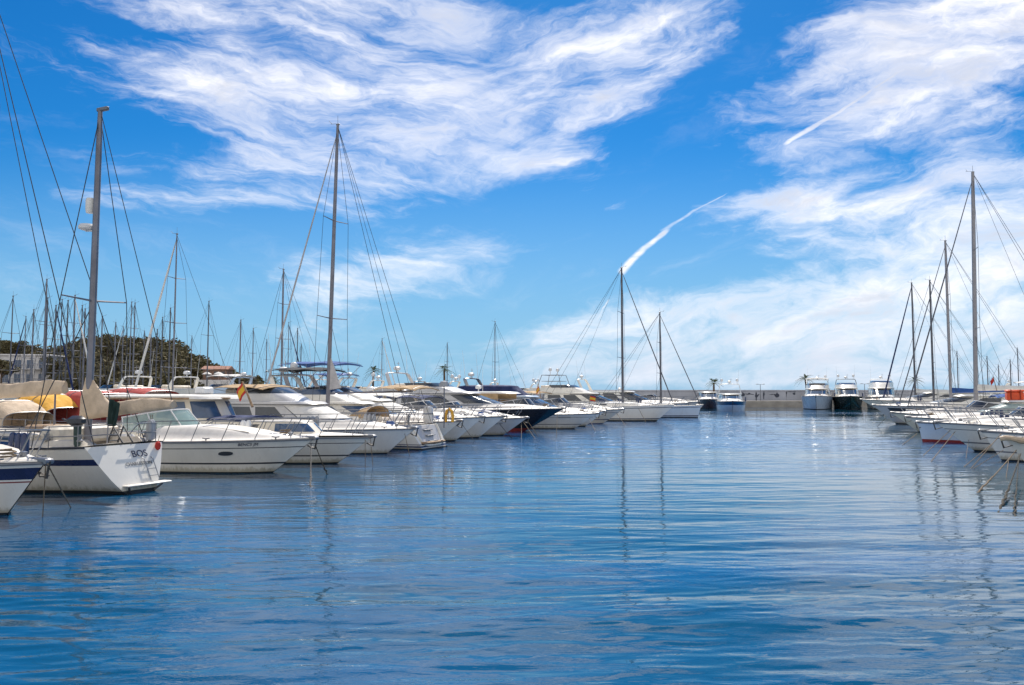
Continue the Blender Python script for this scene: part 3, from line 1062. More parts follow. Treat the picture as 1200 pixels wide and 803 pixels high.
def hull_glass(H, parent, side, t0, t1, w0, w1, m=None, name='hull_window'):
    mb = MB()
    n = 14
    up, lo = [], []
    for i in range(n + 1):
        f = i / n
        t = lerp(t0, t1, f)
        wa, wb = lerp(w0[0], w0[1], f), lerp(w1[0], w1[1], f)
        up.append(H.side_at(t, wb, side, .008)[0]); lo.append(H.side_at(t, wa, side, .008)[0])
    inn_u = [H.side_at(lerp(t0, t1, i / n), lerp(w1[0], w1[1], i / n), side, -.02)[0] for i in range(n + 1)]
    inn_l = [H.side_at(lerp(t0, t1, i / n), lerp(w0[0], w0[1], i / n), side, -.02)[0] for i in range(n + 1)]
    mb.loft([[a, b, c, d] for a, b, c, d in zip(lo, up, inn_u, inn_l)])
    return mb.build(name, m or GLASS, parent)

def squiggle(H, parent, side, t, w, ln, ht, m, seed=1):
    """a name too small to read: a row of letter-high strokes"""
    r2 = random.Random(seed)
    mb = MB()
    c, a, u, n = H.side_at(t, w, side, .012)
    x = -ln / 2
    while x < ln / 2:
        k = r2.choice((0, 1, 2)); wd = ht * .5
        if k == 0:
            pts = [(x, 0), (x + wd * .2, ht), (x + wd * .8, 0)]
        elif k == 1:
            pts = [(x + wd * .7, ht * .9), (x, ht * .6), (x + wd * .1, 0), (x + wd * .7, ht * .1)]
        else:
            pts = [(x, 0), (x, ht), (x + wd * .7, ht * .7), (x, ht * .5), (x + wd * .7, 0)]
        mb.tube([c + a * p[0] + u * (p[1] - ht / 2) for p in pts], ht * .07, 4)
        x += ht * .72
    return mb.build('name_lettering', m, parent)

def boat_root(name, label, cat, bow, head, L, group=None, stern=None):
    b = Vector(bow)
    if stern is None:
        head = Matrix.Rotation(R(rng.uniform(-3.5, 3.5)), 3, 'Z') @ head
    rz = math.atan2(head.y, head.x)
    loc = Vector(stern) if stern is not None else Vector((b.x, b.y, 0)) - head * L
    loc.z = 0
    return thing(name, label, cat, loc, rz, group)

STD_ROWS = [(-1, 1), (-.5, 1), (0, 1), (.06, 0), (.3, 0), (.55, 0), (.78, 2), (.81, 0), (.93, 0), (1, 0)]

def deck_gear(H, t, seed, t0=.78):
    """windlass, cleats, a coil of rope and small boxes on the foredeck and side decks"""
    r2 = random.Random(seed)
    b = H.sheer(.93, 0, 1)
    mb = MB(); mb.lathe([(.10, 0), (.12, .04), (.07, .09), (.09, .2), (.03, .22)], (b.x - .2, 0, b.z + .03), 10); mb.box(b.x - .5, b.x - .26, -.13, .13, b.z + .02, b.z + .16, .03)
    mb.build('windlass', STEEL, t)
    for tt in (.1, .45, .70, .90):
        for sg in (-1, 1):
            mb = MB()
            p = H.sheer(tt, .955, sg, .03)
            mb.tube([p + Vector((-.16, 0, .08)), p + Vector((0, 0, .06)), p + Vector((.16, 0, .08))], .02, 5)
            mb.tube([p, p + Vector((0, 0, .07))], .025, 5)
            mb.build('cleat', STEEL, t)
    p = H.sheer(r2.uniform(.84, .9), .5, -1 if r2.random() < .5 else 1, .08)
    mb = MB()
    mb.tube([p + Vector((math.cos(k * .9) * (.2 + .02 * math.sin(k)), math.sin(k * .9) * .2, .012 * k)) for k in range(22)], .022, 5)
    mb.build('rope_coil', r2.choice((ROPE, CANVB, CANVW)), t)
    fm = r2.choice((PLASTW, NAVY, PLASTG))
    for sg in (-1, 1):
        if r2.random() < .7:
            p = H.sheer(r2.uniform(.55, .68), .97, sg, .02)
            n_ = r2.choice((2, 3))
            for k in range(n_):
                MB().lathe([(.03, 0), (.10, .05), (.11, .15), (.11, .5), (.08, .6), (.03, .64)], (p.x + k * .26, p.y * .97, p.z + .02), 10).build('stowed_fender', fm, t)

def swim_platform(H, t, m=None, w=.8, z=.32):
    mb = MB()
    mb.box(-.75, .05, -H.B / 2 * w, H.B / 2 * w, z - .1, z, .04)
    return mb.build('swim_platform', m or DECK, t)

def sport(label, px, Y, head, L=11, B=3.5, zb=1.25, rows=None, mats=None, hz=.5, glass=None, arch=True, top=None, deckm=None,
          side=-1, ports=(), hglass=None, name='motor_cruiser', group='motor cruisers moored in the rows', xw=.52, ws_h=.62, rail=True, canopy=None,
          pad=None, fs=None, over=.15, anchor=True, letter=None, whips=1, sunpad=True, rubm=None):
    t = boat_root(name, label, 'motorboat', at(px, Y), head, L, group)
    H = Hull(L, B, zb, fs or zb * .82, over=over, tm=.38, ps=2.5, pw=1.55, sw=.93, flare=1.35)
    t['hull'] = 0
    del t['hull']
    hull_part(H, t, rows or STD_ROWS, mats or [GEL, BLACKA, GREY])
    cf = .45
    def hf(tt, s):
        if tt > xw - .03:
            f = smooth((1 - tt) / (1 - xw) * 1.25)
            return hz * f * smooth((.84 - s) / .34) + .03 * smooth((.98 - s) / .05)
        if tt < .04:
            return -.25 * smooth((.9 - s) / .05)
        return (-.42) * smooth((.80 - s) / .06) + .16 * smooth((.99 - s) / .06) * smooth((s - .76) / .03) + .1 * smooth((tt - .2) / .2) * smooth((s - .76) / .03)
    deck_part(H, t, hf, deckm or DECK)
    rub_rail(H, t, rubm or GREY)
    xm = xw * L
    zw = H.zs(xw) + hz * .93
    windshield(H, t, xm + .09 * L, xm - .10 * L, B * .36, zw, ws_h, .75, glass)
    if rail:
        guard_rail(H, t, .40, .72)
    if anchor:
        anchor_part(H, t)
    swim_platform(H, t)
    if anchor:
        deck_gear(H, t, int(px * 3))
    # cockpit: helm console, seats
    zc = H.zs(.3) - .40
    mb = MB(); mb.box(xm - .11 * L - .35, xm - .055 * L, -B * .3, B * .3, zc, zw + .06, .08); mb.build('helm_console', deckm or DECK, t)
    mb = MB(); mb.box(.10 * L, .16 * L, -B * .34, B * .34, zc, zc + .48, .07); mb.box(.08 * L, .105 * L, -B * .36, B * .36, zc, zc + .85, .07)
    mb.box(.18 * L, .26 * L, B * .18, B * .36, zc, zc + .48, .06); mb.build('seat', VINYL, t)
    mb = MB()
    for sg in (-1, 1):
        mb.box(.30 * L, .30 * L + .55, sg * .45 - .3, sg * .45 + .3, zc + .35, zc + .5, .06); mb.box(.295 * L, .295 * L + .14, sg * .45 - .28, sg * .45 + .28, zc + .48, zc + 1.05, .06)
        mb.tube([(.32 * L + .2, sg * .45, zc), (.32 * L + .2, sg * .45, zc + .4)], .05, 8)
    mb.build('helm_seat', VINYL, t)
    if sunpad:
        p = H.sheer(.74, 0, 1)
        mb = MB(); z = H.zs(.74) + hz * smooth((1 - .74) / (1 - xw) * 1.25)
        mb.loft([[(x, y * B * .22 * (1 - .25 * (x / L - .62) / .2), H.zs(x / L) + hz * smooth((1 - x / L) / (1 - xw) * 1.25) + .045 + dz) for y in (-1, -.5, 0, .5, 1)] for x, dz in ((.63 * L, -.03), (.64 * L, .03), (.72 * L, .03), (.80 * L, .03), (.81 * L, -.03))], closed=False)
        mb.build('sun_pad', pad or CREAM, t)
    # deck hatch
    mb = MB(); hx = .84 * L
    z = H.zs(.84) + hz * smooth((1 - .84) / (1 - xw) * 1.25) + .03
    mb.box(hx - .24, hx + .24, -.24, .24, z - .05, z + .035, .03); mb.build('hatch', GLASS, t)
    if arch:
        za = H.zs(.22) + .05
        ar = arch_part(t, .24 * L, B * .46, za, za + 1.55, -.55)
        radome(t, (.24 * L - .55, 0, za + 1.78), .28)
        for i in range(whips):
            whip(t, (.24 * L - .5, B * .36 * (-1) ** i, za + 1.5), 2.4, (-.2, 0))
    for q in ports:
        hull_windows(H, t, side, [q])
    if hglass:
        for q in hglass:
            hull_glass(H, t, side, *q)
    if canopy:
        cm, x0, x1, zt = canopy
        bimini(t, x0 * L, x1 * L, B * .42, zt, cm, legs=((x0 + x1) / 2 * L, H.zs(.3) + .05))
    if letter:
        squiggle(H, t, side, *letter)
    return t, H

def fly(label, px, Y, head, L=13, B=4.2, zb=1.5, rows=None, mats=None, side=-1, roofz=None, arch=True, bim=None, cover=None, name='flybridge_yacht',
        group='flybridge yachts moored in the rows', deckm=None, hglass=None, ports=(), glass=None, housem=None, wcover=None, fs=None, over=.13, domes=0, whips=2, letter=None,
        archm=None, flyz=.55, anchor=True, tender=False, tower=False, dz=1.32, flyon=True, bimz=1.75, hang=None):
    t = boat_root(name, label, 'motor yacht', at(px, Y), head, L, group)
    H = Hull(L, B, zb, fs or zb * .84, over=over, tm=.40, ps=2.6, pw=1.6, sw=.94, flare=1.35)
    hull_part(H, t, rows or STD_ROWS, mats or [GEL, BLACKA, GREY])
    hz = .34
    def hf(tt, s):
        if tt > .60:
            return hz * smooth((1 - tt) / .40 * 1.3) * smooth((.84 - s) / .3)
        if tt < .17:
            return -.5 * smooth((.86 - s) / .05)
        return .0
    deck_part(H, t, hf, deckm or DECK)
    rub_rail(H, t, GREY)
    guard_rail(H, t, .36, .72, n=8)
    if anchor:
        anchor_part(H, t)
    swim_platform(H, t)
    if anchor and px > 0:
        deck_gear(H, t, int(px * 3))
    hm = housem or GEL
    z0 = H.zs(.45)
    z2 = z0 + dz
    lv = [(z0 - .25, .17 * L, .74 * L, B * .43, .20 * L, .28), (z0 + .45, .17 * L, .69 * L, B * .41, .18 * L, .26), (z2, .17 * L, .535 * L, B * .365, .11 * L, .22)]
    hs = house('cabin', lv, hm, t)
    gm = glass or GLASS
    za, zc = z0 + .52, z2 - .12
    for sg in (-1, 1):
        pane('side_window', lv, sg * .40, sg * .62, za, zc, gm, hs, skew=-.04)
        pane('side_window', lv, sg * .635, sg * .83, za, zc, gm, hs)
        pane('windscreen', lv, sg * .115, sg * .31, za - .02, zc + .04, gm, hs)
    pane('windscreen', lv, -.105, .105, za - .02, zc + .04, gm, hs)
    if wcover:
        pane('windscreen_cover', lv, -.30, .30, za + .02, zc + .10, wcover, hs, off=.05)
    # aft bulkhead door
    mb = MB(); mb.box(.17 * L - .03, .17 * L + .02, -B * .25, B * .25, z0 - .2, z2 - .15, .01); mb.build('saloon_door', gm, hs)
    # roof overhang
    rv = [(z2 + .03, .03 * L, .56 * L, B * .42, .12 * L, .25), (z2 + .14, .03 * L, .545 * L, B * .42, .12 * L, .25)]
    rf = house('roof', rv, hm, t, .03)
    for sg in (-1, 1):
        mb = MB(); mb.tube([(.05 * L, sg * B * .40, H.zs(.05)), (.06 * L, sg * B * .39, z2 + .04)], .045, 6); mb.build('roof_post', STEEL, t)
    zt = z2 + .14
    if flyon:
        fv = [(zt - .02, .07 * L, .50 * L, B * .37, .14 * L, .25), (zt + flyz, .05 * L, .42 * L, B * .385, .12 * L, .22)]
        house('flybridge', fv, cover or hm, t, .02 if cover is None else .22)
        if cover is None:
            wd = [(zt + flyz - .02, .05 * L, .42 * L, B * .385, .12 * L, .22), (zt + flyz + .32, .05 * L, .37 * L, B * .36, .11 * L, .22)]
            g = MB()
            qs = [-.5 + i / 24 for i in range(25)]
            def Pq(q, l, o):
                x, y = half_ring(l, 1 - abs(q)); return (x - o, (y - o * .6) * (1 if q >= 0 else -1), l[0])
            g.loft([[Pq(q, l, 0.0) for q in qs] + [Pq(q, l, .02) for q in reversed(qs)] for l in wd])
            g.build('wind_deflector', gm, t)
            mb = MB(); mb.box(.12 * L, .2 * L, -B * .25, B * .25, zt + .1, zt + flyz + .28, .08); mb.box(.27 * L, .29 * L, -.45, .45, zt + .1, zt + flyz + .35, .06); mb.build('flybridge_seat', VINYL, t)
    if arch:
        arch_part(t, .14 * L, B * .36, zt + .05, zt + 1.55, -.75, .34, archm or hm)
        radome(t, (.14 * L - .75, 0, zt + 1.8), .3)
        for i in range(domes):
            satdome(t, (.14 * L - .75, B * .26 * (-1) ** i, zt + 2.0), .24)
        for i in range(whips):
            whip(t, (.14 * L - .7, B * .3 * (-1) ** i, zt + 1.5), 2.6, (-.25, .1 * (-1) ** i))
        mb = MB(); xx = .14 * L - .75
        mb.tube([(xx, .25, zt + 1.55), (xx - .05, .25, zt + 2.5)], .02, 5); mb.tube([(xx - .05, .05, zt + 2.35), (xx - .05, .45, zt + 2.35)], .015, 5)
        mb.build('light_mast', ALUW, t)
    if bim:
        bimini(t, .06 * L, .36 * L, B * .36, zt + bimz, bim, legs=(.21 * L, zt + flyz))
    if tower:
        mb = MB()
        for sx in (.10, .30):
            for sg in (-1, 1):
                mb.tube([(sx * L, sg * B * .34, zt + .4), (lerp(sx, .2, .3) * L, sg * B * .24, zt + 2.0)], .035, 6)
        zz = zt + 2.0
        pts = [(.13 * L, -B * .26, zz), (.27 * L, -B * .26, zz), (.27 * L, B * .26, zz), (.13 * L, B * .26, zz), (.13 * L, -B * .26, zz)]
        mb.tube(pts, .03, 6); mb.tube([(a, b, c - .7) for a, b, c in pts], .025, 6)
        mb.build('tuna_tower', STEEL, t)
        for sg in (-1, 1):
            satdome(t, (.2 * L, sg * B * .24, zz + .45), .2)
    if hglass:
        for q in hglass:
            for sd_ in (-1, 1):
                hull_glass(H, t, sd_, *q)
    for q in ports:
        hull_windows(H, t, side, [q])
    if letter:
        squiggle(H, t, side, *letter)
    return t, H

def sail(label, mast, head, L=11, B=3.5, zb=1.3, mast_top=15, J=.40, rows=None, mats=None, side=-1, cover=None, spar=None, furl=None, name='sailboat',
         group='sailboats moored in the rows', detail=2, rake=-.25, deckm=None, boom_z=None, boom_l=.40, spreaders=2, over=.12, dodger=None, lean=0.0, windex=True, mr=.085, furl_r=.055, sw=.72, furlm=None):
    """mast: world point of the mast foot; J: mast to bow as a fraction of L"""
    xm = L * (1 - J)
    m0 = Vector((mast[0], mast[1], 0))
    t = boat_root(name, label, 'sailboat', (0, 0, 0), head, L, group, stern=m0 - head * xm)
    H = Hull(L, B, zb, zb * .86, over=over, tm=.42, ps=2.0, pw=1.7, sw=sw, draft=.6, rake=rake, dip=.06, flare=1.0, wlw=.88)
    hull_part(H, t, rows or [(-1, 1), (-.5, 1), (0, 1), (.08, 0), (.12, 2), (.2, 0), (.5, 0), (.84, 2), (.89, 0), (1, 0)], mats or [GEL, BLUEA, NAVY], nt=20 if detail else 12)
    def hf(tt, s):
        if tt < .36 and tt > .05:
            return -.4 * smooth((.6 - s) / .08)
        return .0
    deck_part(H, t, hf, deckm or DECK, nt=30 if detail else 14)
    zc = H.zs(.5)
    cv = [(zc - .1, .34 * L, .80 * L, B * .34, .22 * L, .35), (zc + .38, .34 * L, .74 * L, B * .29, .2 * L, .35)]
    cb = house('cabin', cv, deckm or GEL, t)
    if detail:
        for sg in (-1, 1):
            for q in ((.40, .52), (.55, .66), (.69, .80)):
                pane('cabin_window', cv, sg * q[0], sg * q[1], zc + .14, zc + .30, GLASS, cb)
    # spars
    sp = spar or ALU
    top = Vector((xm + lean, 0, mast_top))
    foot = Vector((xm, 0, zc + .30))
    mb = MB(); mb.tube([foot, foot.lerp(top, .5), foot.lerp(top, .9), top], [mr, mr * .95, mr * .8, mr * .65], 8, flat=.75)
    ms = mb.build('mast', sp, t)
    if windex:
        mb = MB()
        mb.tube([top, top + Vector((0, 0, .55))], .012, 4)
        mb.tube([top + Vector((-.05, 0, .06)), top + Vector((.5, 0, .12))], .012, 4); mb.tube([top + Vector((.38, 0, .1)), top + Vector((.5, .16, .25))], .012, 4)
        mb.box(top.x - .12, top.x + .1, -.05, .05, top.z - .02, top.z + .07, .02)
        mb.build('masthead_instruments', GREY, ms)
    boat_h = mast_top - foot.z
    sps = []
    for k in range(spreaders):
        f = (k + 1) / (spreaders + 1)
        p = foot.lerp(top, f)
        ln = B * (.36 - .06 * k)
        for sg in (-1, 1):
            q = p + Vector((-.12, sg * ln, .05))
            MB().tube([p, q], [.035, .022], 5).build('spreader', sp, ms)
        sps.append((p, ln))
    wr = .014 if detail else .016
    ch = H.sheer(1 - J - .02, .94, 1)
    for sg in (-1, 1):
        pts = [Vector((ch.x, sg * ch.y, ch.z))] + [p + Vector((-.12, sg * ln, .05)) for p, ln in sps] + [foot.lerp(top, .985)]
        MB().tube(pts, wr, 4).build('shroud', WIRE, t)
        if detail:
            MB().tube([Vector((ch.x - .3, sg * ch.y, ch.z)), foot.lerp(top, 1.0 / (spreaders + 1) - .01)], wr * .9, 4).build('shroud', WIRE, t)
    bowp = H.sheer(.985, 0, 1)
    if furl is not None:
        mb = MB()
        a, b = bowp + Vector((0, 0, .35)), foot.lerp(top, .975)
        mb.tube([bowp, a, a.lerp(b, .03), a.lerp(b, .5), a.lerp(b, .94), b], [.014, .03, furl_r, furl_r * .9, furl_r * .55, .014], 7)
        mb.build('furled_sail', furl, t)
    else:
        MB().tube([bowp, foot.lerp(top, .985)], wr * 1.2, 4).build('forestay', WIRE, t)
    st = H.sheer(.02, 0, 1)
    for sg in ((-1, 1) if detail else (0,)):
        st2 = H.sheer(.02, .75, sg or 1)
        MB().tube([Vector((st2.x, st2.y * abs(sg), st2.z)), top - Vector((0, 0, .06))], wr, 4).build('backstay', WIRE, t)
    # boom and stowed sail
    bz = boom_z or zc + 1.15
    bl = boom_l * L
    if detail or cover:
        MB().tube([(xm - .1, 0, bz), (xm - bl, 0, bz + .12)], .06, 6).build('boom', sp, t)
        if cover:
            mb = MB(); rings = []
            r2 = random.Random(int(abs(mast[0] * 10)))
            for i in range(15):
                f = i / 14
                hh = lerp(.30, .12, f ** .6) * (1 + r2.uniform(-.07, .07)); wd = lerp(.13, .09, f)
                c = Vector((lerp(xm - .12, xm - bl + .1, f), 0, bz + .10 * f + hh * .75))
                rings.append([c + Vector((0, math.cos(a) * wd, math.sin(a) * hh)) for a in [k * math.pi / 5 for k in range(10)]])
            mb.loft(rings); mb.build('sail_cover', cover, t)
        MB().tube([(xm - bl + .1, 0, bz + .14), top - Vector((0.02, 0, .1))], wr * .8, 4).build('topping_lift', WIRE, t)
    if detail:
        guard_rail(H, t, .80, .6, n=3, over=.05, aft_drop=False)
        mb = MB()
        for sg in (-1, 1):
            for hh in (.58, .30):
                mb.tube([H.sheer(lerp(.03, .80, i / 10), .95, sg, hh) for i in range(11)], .008, 4)
            for i in range(7):
                p = H.sheer(lerp(.03, .76, i / 6), .95, sg)
                mb.tube([p, p + Vector((0, 0, .6))], .013, 5)
        mb.tube([H.sheer(.03, .95, 1, .58), H.sheer(.005, .5, 1, .58), H.sheer(.005, .5, -1, .58), H.sheer(.03, .95, -1, .58)], .014, 5)
        mb.build('lifelines', STEEL, t)
        rub_rail(H, t, GREY, .025, 0)
        # wheel
        mb = MB(); wx, wz = .13 * L, H.zs(.13) + .45
        mb.tube([(wx, math.cos(k * math.pi / 8) * .42, wz + math.sin(k * math.pi / 8) * .42) for k in range(17)], .016, 5)
        for k in range(3):
            a = k * math.pi / 3
            mb.tube([(wx, -math.cos(a) * .42, wz - math.sin(a) * .42), (wx, math.cos(a) * .42, wz + math.sin(a) * .42)], .01, 4)
        mb.tube([(wx + .1, 0, wz - .85), (wx + .1, 0, wz + .1)], .06, 8)
        mb.build('steering_wheel', STEEL, t)
    if dodger:
        spray_hood(t, .30 * L, .42 * L, B * .30, zc + .34, .62, dodger)
    return t, H

def spray_hood(t, x0, x1, hw, z, h, m):
    mb = MB(); rows = []
    for i in range(9):
        f = i / 8
        x = lerp(x0, x1, f); hh = h * (1 - f ** 2.2) + .02
        w_ = hw * (1 - .12 * f)
        rows.append([(x, math.cos(a) * w_, z - .02 + math.sin(a) ** .7 * hh if 0 < a < math.pi else z - .02) for a in [k * math.pi / 12 for k in range(13)]])
    mb.grid(rows)
    o = mb.build('sprayhood', m, t, ang=50)
    fr = MB()
    for i in (0, 4):
        fr.tube([Vector(p) + Vector((0, 0, .01)) for p in rows[i]], .018, 5)
    fr.build('canopy_frame', STEEL, o)
    return o

def flag(label, p, size, mats, pole_h=1.0, lean=(-.25, 0), head=0.0, droop=.5, bands=((0, 1, 0),)):
    t = thing('flag', label, 'flag', p, head)
    a = Vector((lean[0], lean[1], pole_h))
    MB().tube([(0, 0, 0), a], [.02, .013], 6).build('flag_pole', TEAK, t)
    mb = MB()
    rows, mi = [], []
    N = 10
    ys = [0, .25, .75, 1.0]
    for i in range(N + 1):
        f = i / N
        rows.append([a * (.97 - .0) + Vector((-size * f * (1 - droop * .6), .05 * math.sin(f * 7) * (1 + y), -size * .62 * y - droop * size * f * .9)) for y in ys])
    mb.loft(rows, closed=False, row_mi=[b[2] for b in bands] if len(bands) == 3 else [0, 0, 0])
    mb.build('cloth', mats, t)
    return t

# ---- rows of hull bands
W_ROWS = [(-1, 1), (-.5, 1), (0, 1), (.05, 0), (.28, 2), (.33, 0), (.52, 0), (.76, 2), (.785, 0), (.93, 0), (1, 0)]
NAVY_TOP = [(-1, 1), (-.5, 1), (0, 1), (.05, 0), (.3, 0), (.62, 3), (.645, 0), (.68, 2), (.90, 0), (1, 0)]
PLAIN = [(-1, 1), (-.5, 1), (0, 1), (.05, 0), (.3, 0), (.6, 0), (.85, 0), (1, 0)]
RED_BOOT = [(-1, 1), (-.5, 1), (0, 1), (.14, 0), (.4, 0), (.7, 0), (.9, 0), (1, 0)]

# ---- left row, nearest first
def left_row():
    # L0 the bow at the left edge
    t, H = sport('white motorboat bow with a wide navy band, cut by the left edge', 58, 18.3, HL, 9.5, 3.0, 1.34, NAVY_TOP, [GEL, BLACKA, NAVY, RED], hz=.38, arch=False, canopy=(CANVW, .12, .45, 2.6))
    # L1 ketch, built apart
    ketch()
    # L2 the long white express cruiser
    t, H = sport('long white express cruiser with two oval portholes and raked pale green windshield', 370, 28.0, HL, 12.2, 3.7, 1.30, W_ROWS, [GEL, BLACKA, DGREY], hz=.48, glass=GLASSG, arch=False,
                 ports=((.50, .60, .52, .17), (.765, .62, .55, .17)), xw=.46, ws_h=.72)
    c, a, u, n = H.side_at(.83, .88, -1, .012)
    text_obj('name_lettering', 'BENC5 JM', .17, c, a, u, LETTER, t)
    # L3 wheelhouse boat
    wheelhouse_boat()
    # L4 flybridge cruiser with white cover
    fly('grey sided flybridge cruiser with white canvas over its windscreen', 488, 36.6, HL, 13.0, 4.0, 1.26, PLAIN, [GEL, BLACKA, GREY], housem=GELG, arch=False, dz=1.22, flyz=.42, bim=CANVT, bimz=.75, wcover=CANVW, letter=(.80, .86, 1.0, .14, LETTER, 3))
    # L5 sugar scoop sailboat
    sloop()
    # L6..
    fly('white flybridge yacht with a black bimini behind the sloop with tan canvas', 541, 43.2, HL, 13.0, 4.0, 1.36, PLAIN, [GEL, BLACKA, GREY], dz=1.05, flyz=.42, bim=CANVK, bimz=1.9, glass=GLASSB, domes=1)
    fly('white flybridge yacht with a long dark hull window and bright blue bimini', 567, 46.2, HL, 14.5, 4.5, 1.48, PLAIN, [GEL, BLACKA, GREY], hglass=((.66, .93, (.52, .66), (.90, .90)),), bim=CANVB, bimz=2.25, archm=ALUW, dz=1.08, flyz=.42, wcover=CANVW)
    sport('white cruiser with a dark anchor hanging at its bow, left of the black hull', 592, 49.4, HL, 12.5, 4.0, 1.42, PLAIN, [GEL, BLACKA, GREY], top=None, arch=True, canopy=(CANVW, .08, .44, 2.75), ports=((.8, .5, .16, .22),), hz=.55, letter=(.87, .85, .5, .1, LETTER, 8))
    sport('white cruiser with rounded bow directly in front of the black hull', 618, 52.4, HL, 12.0, 3.9, 1.22, PLAIN, [GELG, BLACKA, GREY], arch=True, canopy=(CANVN, .06, .40, 2.6), pad=CANVN, hz=.62, letter=(.86, .72, .8, .13, GREY, 5), deckm=DECK)
    fly('black hulled motor yacht with red waterline and pale grey deckhouse', 662, 57.2, HL, 16.5, 4.8, 1.78, RED_BOOT, [BLACKH, RED, GREY], housem=GELG, letter=(.80, .88, 1.1, .12, LETTERW, 6), dz=1.25, over=.20, arch=True, flyz=.4)
    hardtop_boat('white cruiser with tan canvas sides under a white hardtop', 701, 61.3, HL, 14.0, 4.2, 1.26, CANVT)
    fly('flybridge yacht shrouded in a navy cover with a curved pipe arch', 709, 66.0, HL, 14.0, 4.4, 1.32, PLAIN, [GEL, BLACKA, GREY], cover=CANVN, archm=STEEL, glass=GLASSB, flyz=.75, housem=GELB, tower=False)
    sport('white sport cruiser between the navy covered yacht and the tower yacht', 730, 71.0, HL, 13.5, 4.2, 1.38, W_ROWS, [GEL2, BLUEA, NAVY], arch=True, canopy=(CANVT, .08, .42, 2.9), hz=.6, whips=2)
    p = at(757, 77.5)
    mp = p - HL * 5.4
    sail('white sloop with a tall dark mast and black anchor in front of the tower yacht', at(729.5, mp.y), HL, 14.5, 4.2, 1.66, zpix(313, mp.y), .37, spar=ALUD, furl=ALUD, furl_r=.06, mr=.13, mats=[GEL, BLACKA, GREY], over=.13)
    fly('white yacht with an open steel tower carrying two small domes', 769, 83.5, HL, 15, 4.6, 1.6, PLAIN, [GEL, BLACKA, GREY], arch=False, tower=True, whips=2, hglass=((.78, .94, (.5, .62), (.88, .88)),))
    p = at(781, 88.5)
    mp = p - HL * 4.6
    sail('pale blue sloop with a plumb bow and single slim mast', at(774, mp.y), HL, 12.5, 3.9, 1.42, zpix(366, mp.y), .37, spar=ALUD, furl=ALUD, mats=[GELB, BLACKA, NAVY], over=.03, mr=.11)
    fly('white yacht with dark curved cabin windows, second last in the left row', 806, 96.0, HL, 15.5, 4.7, 1.6, PLAIN, [GELG, BLACKA, GREY], flyon=False, arch=True, hglass=((.75, .93, (.5, .62), (.88, .88)),), dz=1.5)
    sport('last white cruiser at the far end of the left row', 819, 103.5, HL, 14, 4.3, 1.66, PLAIN, [GELG, BLACKA, GREY], arch=True, hz=.6)
    sport('small white launch tucked behind the end of the left row', 824, 112.0, HL, 7.0, 2.5, 1.1, PLAIN, [GEL, BLACKA, GREY], arch=False, hz=.3, anchor=False)

def hardtop_boat(label, px, Y, head, L, B, zb, canvas, rows=None, mats=None, side=-1):
    t, H = sport(label, px, Y, head, L, B, zb, rows or W_ROWS, mats or [GEL, BLACKA, GREY], hz=.55, arch=False, ws_h=.8, letter=(.83, .80, 1.1, .12, GREY, 4), side=side)
    z = H.zs(.3) + 1.75
    house('hardtop', [(z, .12 * L, .50 * L, B * .40, .12 * L, .2), (z + .12, .12 * L, .48 * L, B * .39, .12 * L, .2)], GEL, t, .08)
    for sg in (-1, 1):
        mb = MB(); mb.tube([(.15 * L, sg * B * .41, H.zs(.15)), (.19 * L, sg * B * .38, z + .02)], .05, 6); mb.build('roof_post', GEL, t)
        mb = MB()
        rows_ = [[(x, sg * (B * .415 - .02 * f) + (.03 * math.sin(i * 1.9)), lerp(H.zs(.25) + .12, z + .02, f)) for i, x in enumerate([lerp(.16, .42, k / 10) * L for k in range(11)])] for f in (0, .3, .7, 1)]
        mb.loft([list(r) + [(a, b - sg * .02, c) for a, b, c in reversed(r)] for r in rows_])
        mb.build('canvas_side', canvas, t)
    radome(t, (.22 * L, 0, z + .42), .28)
    whip(t, (.2 * L, B * .3, z + .15), 2.4)
    return t, H

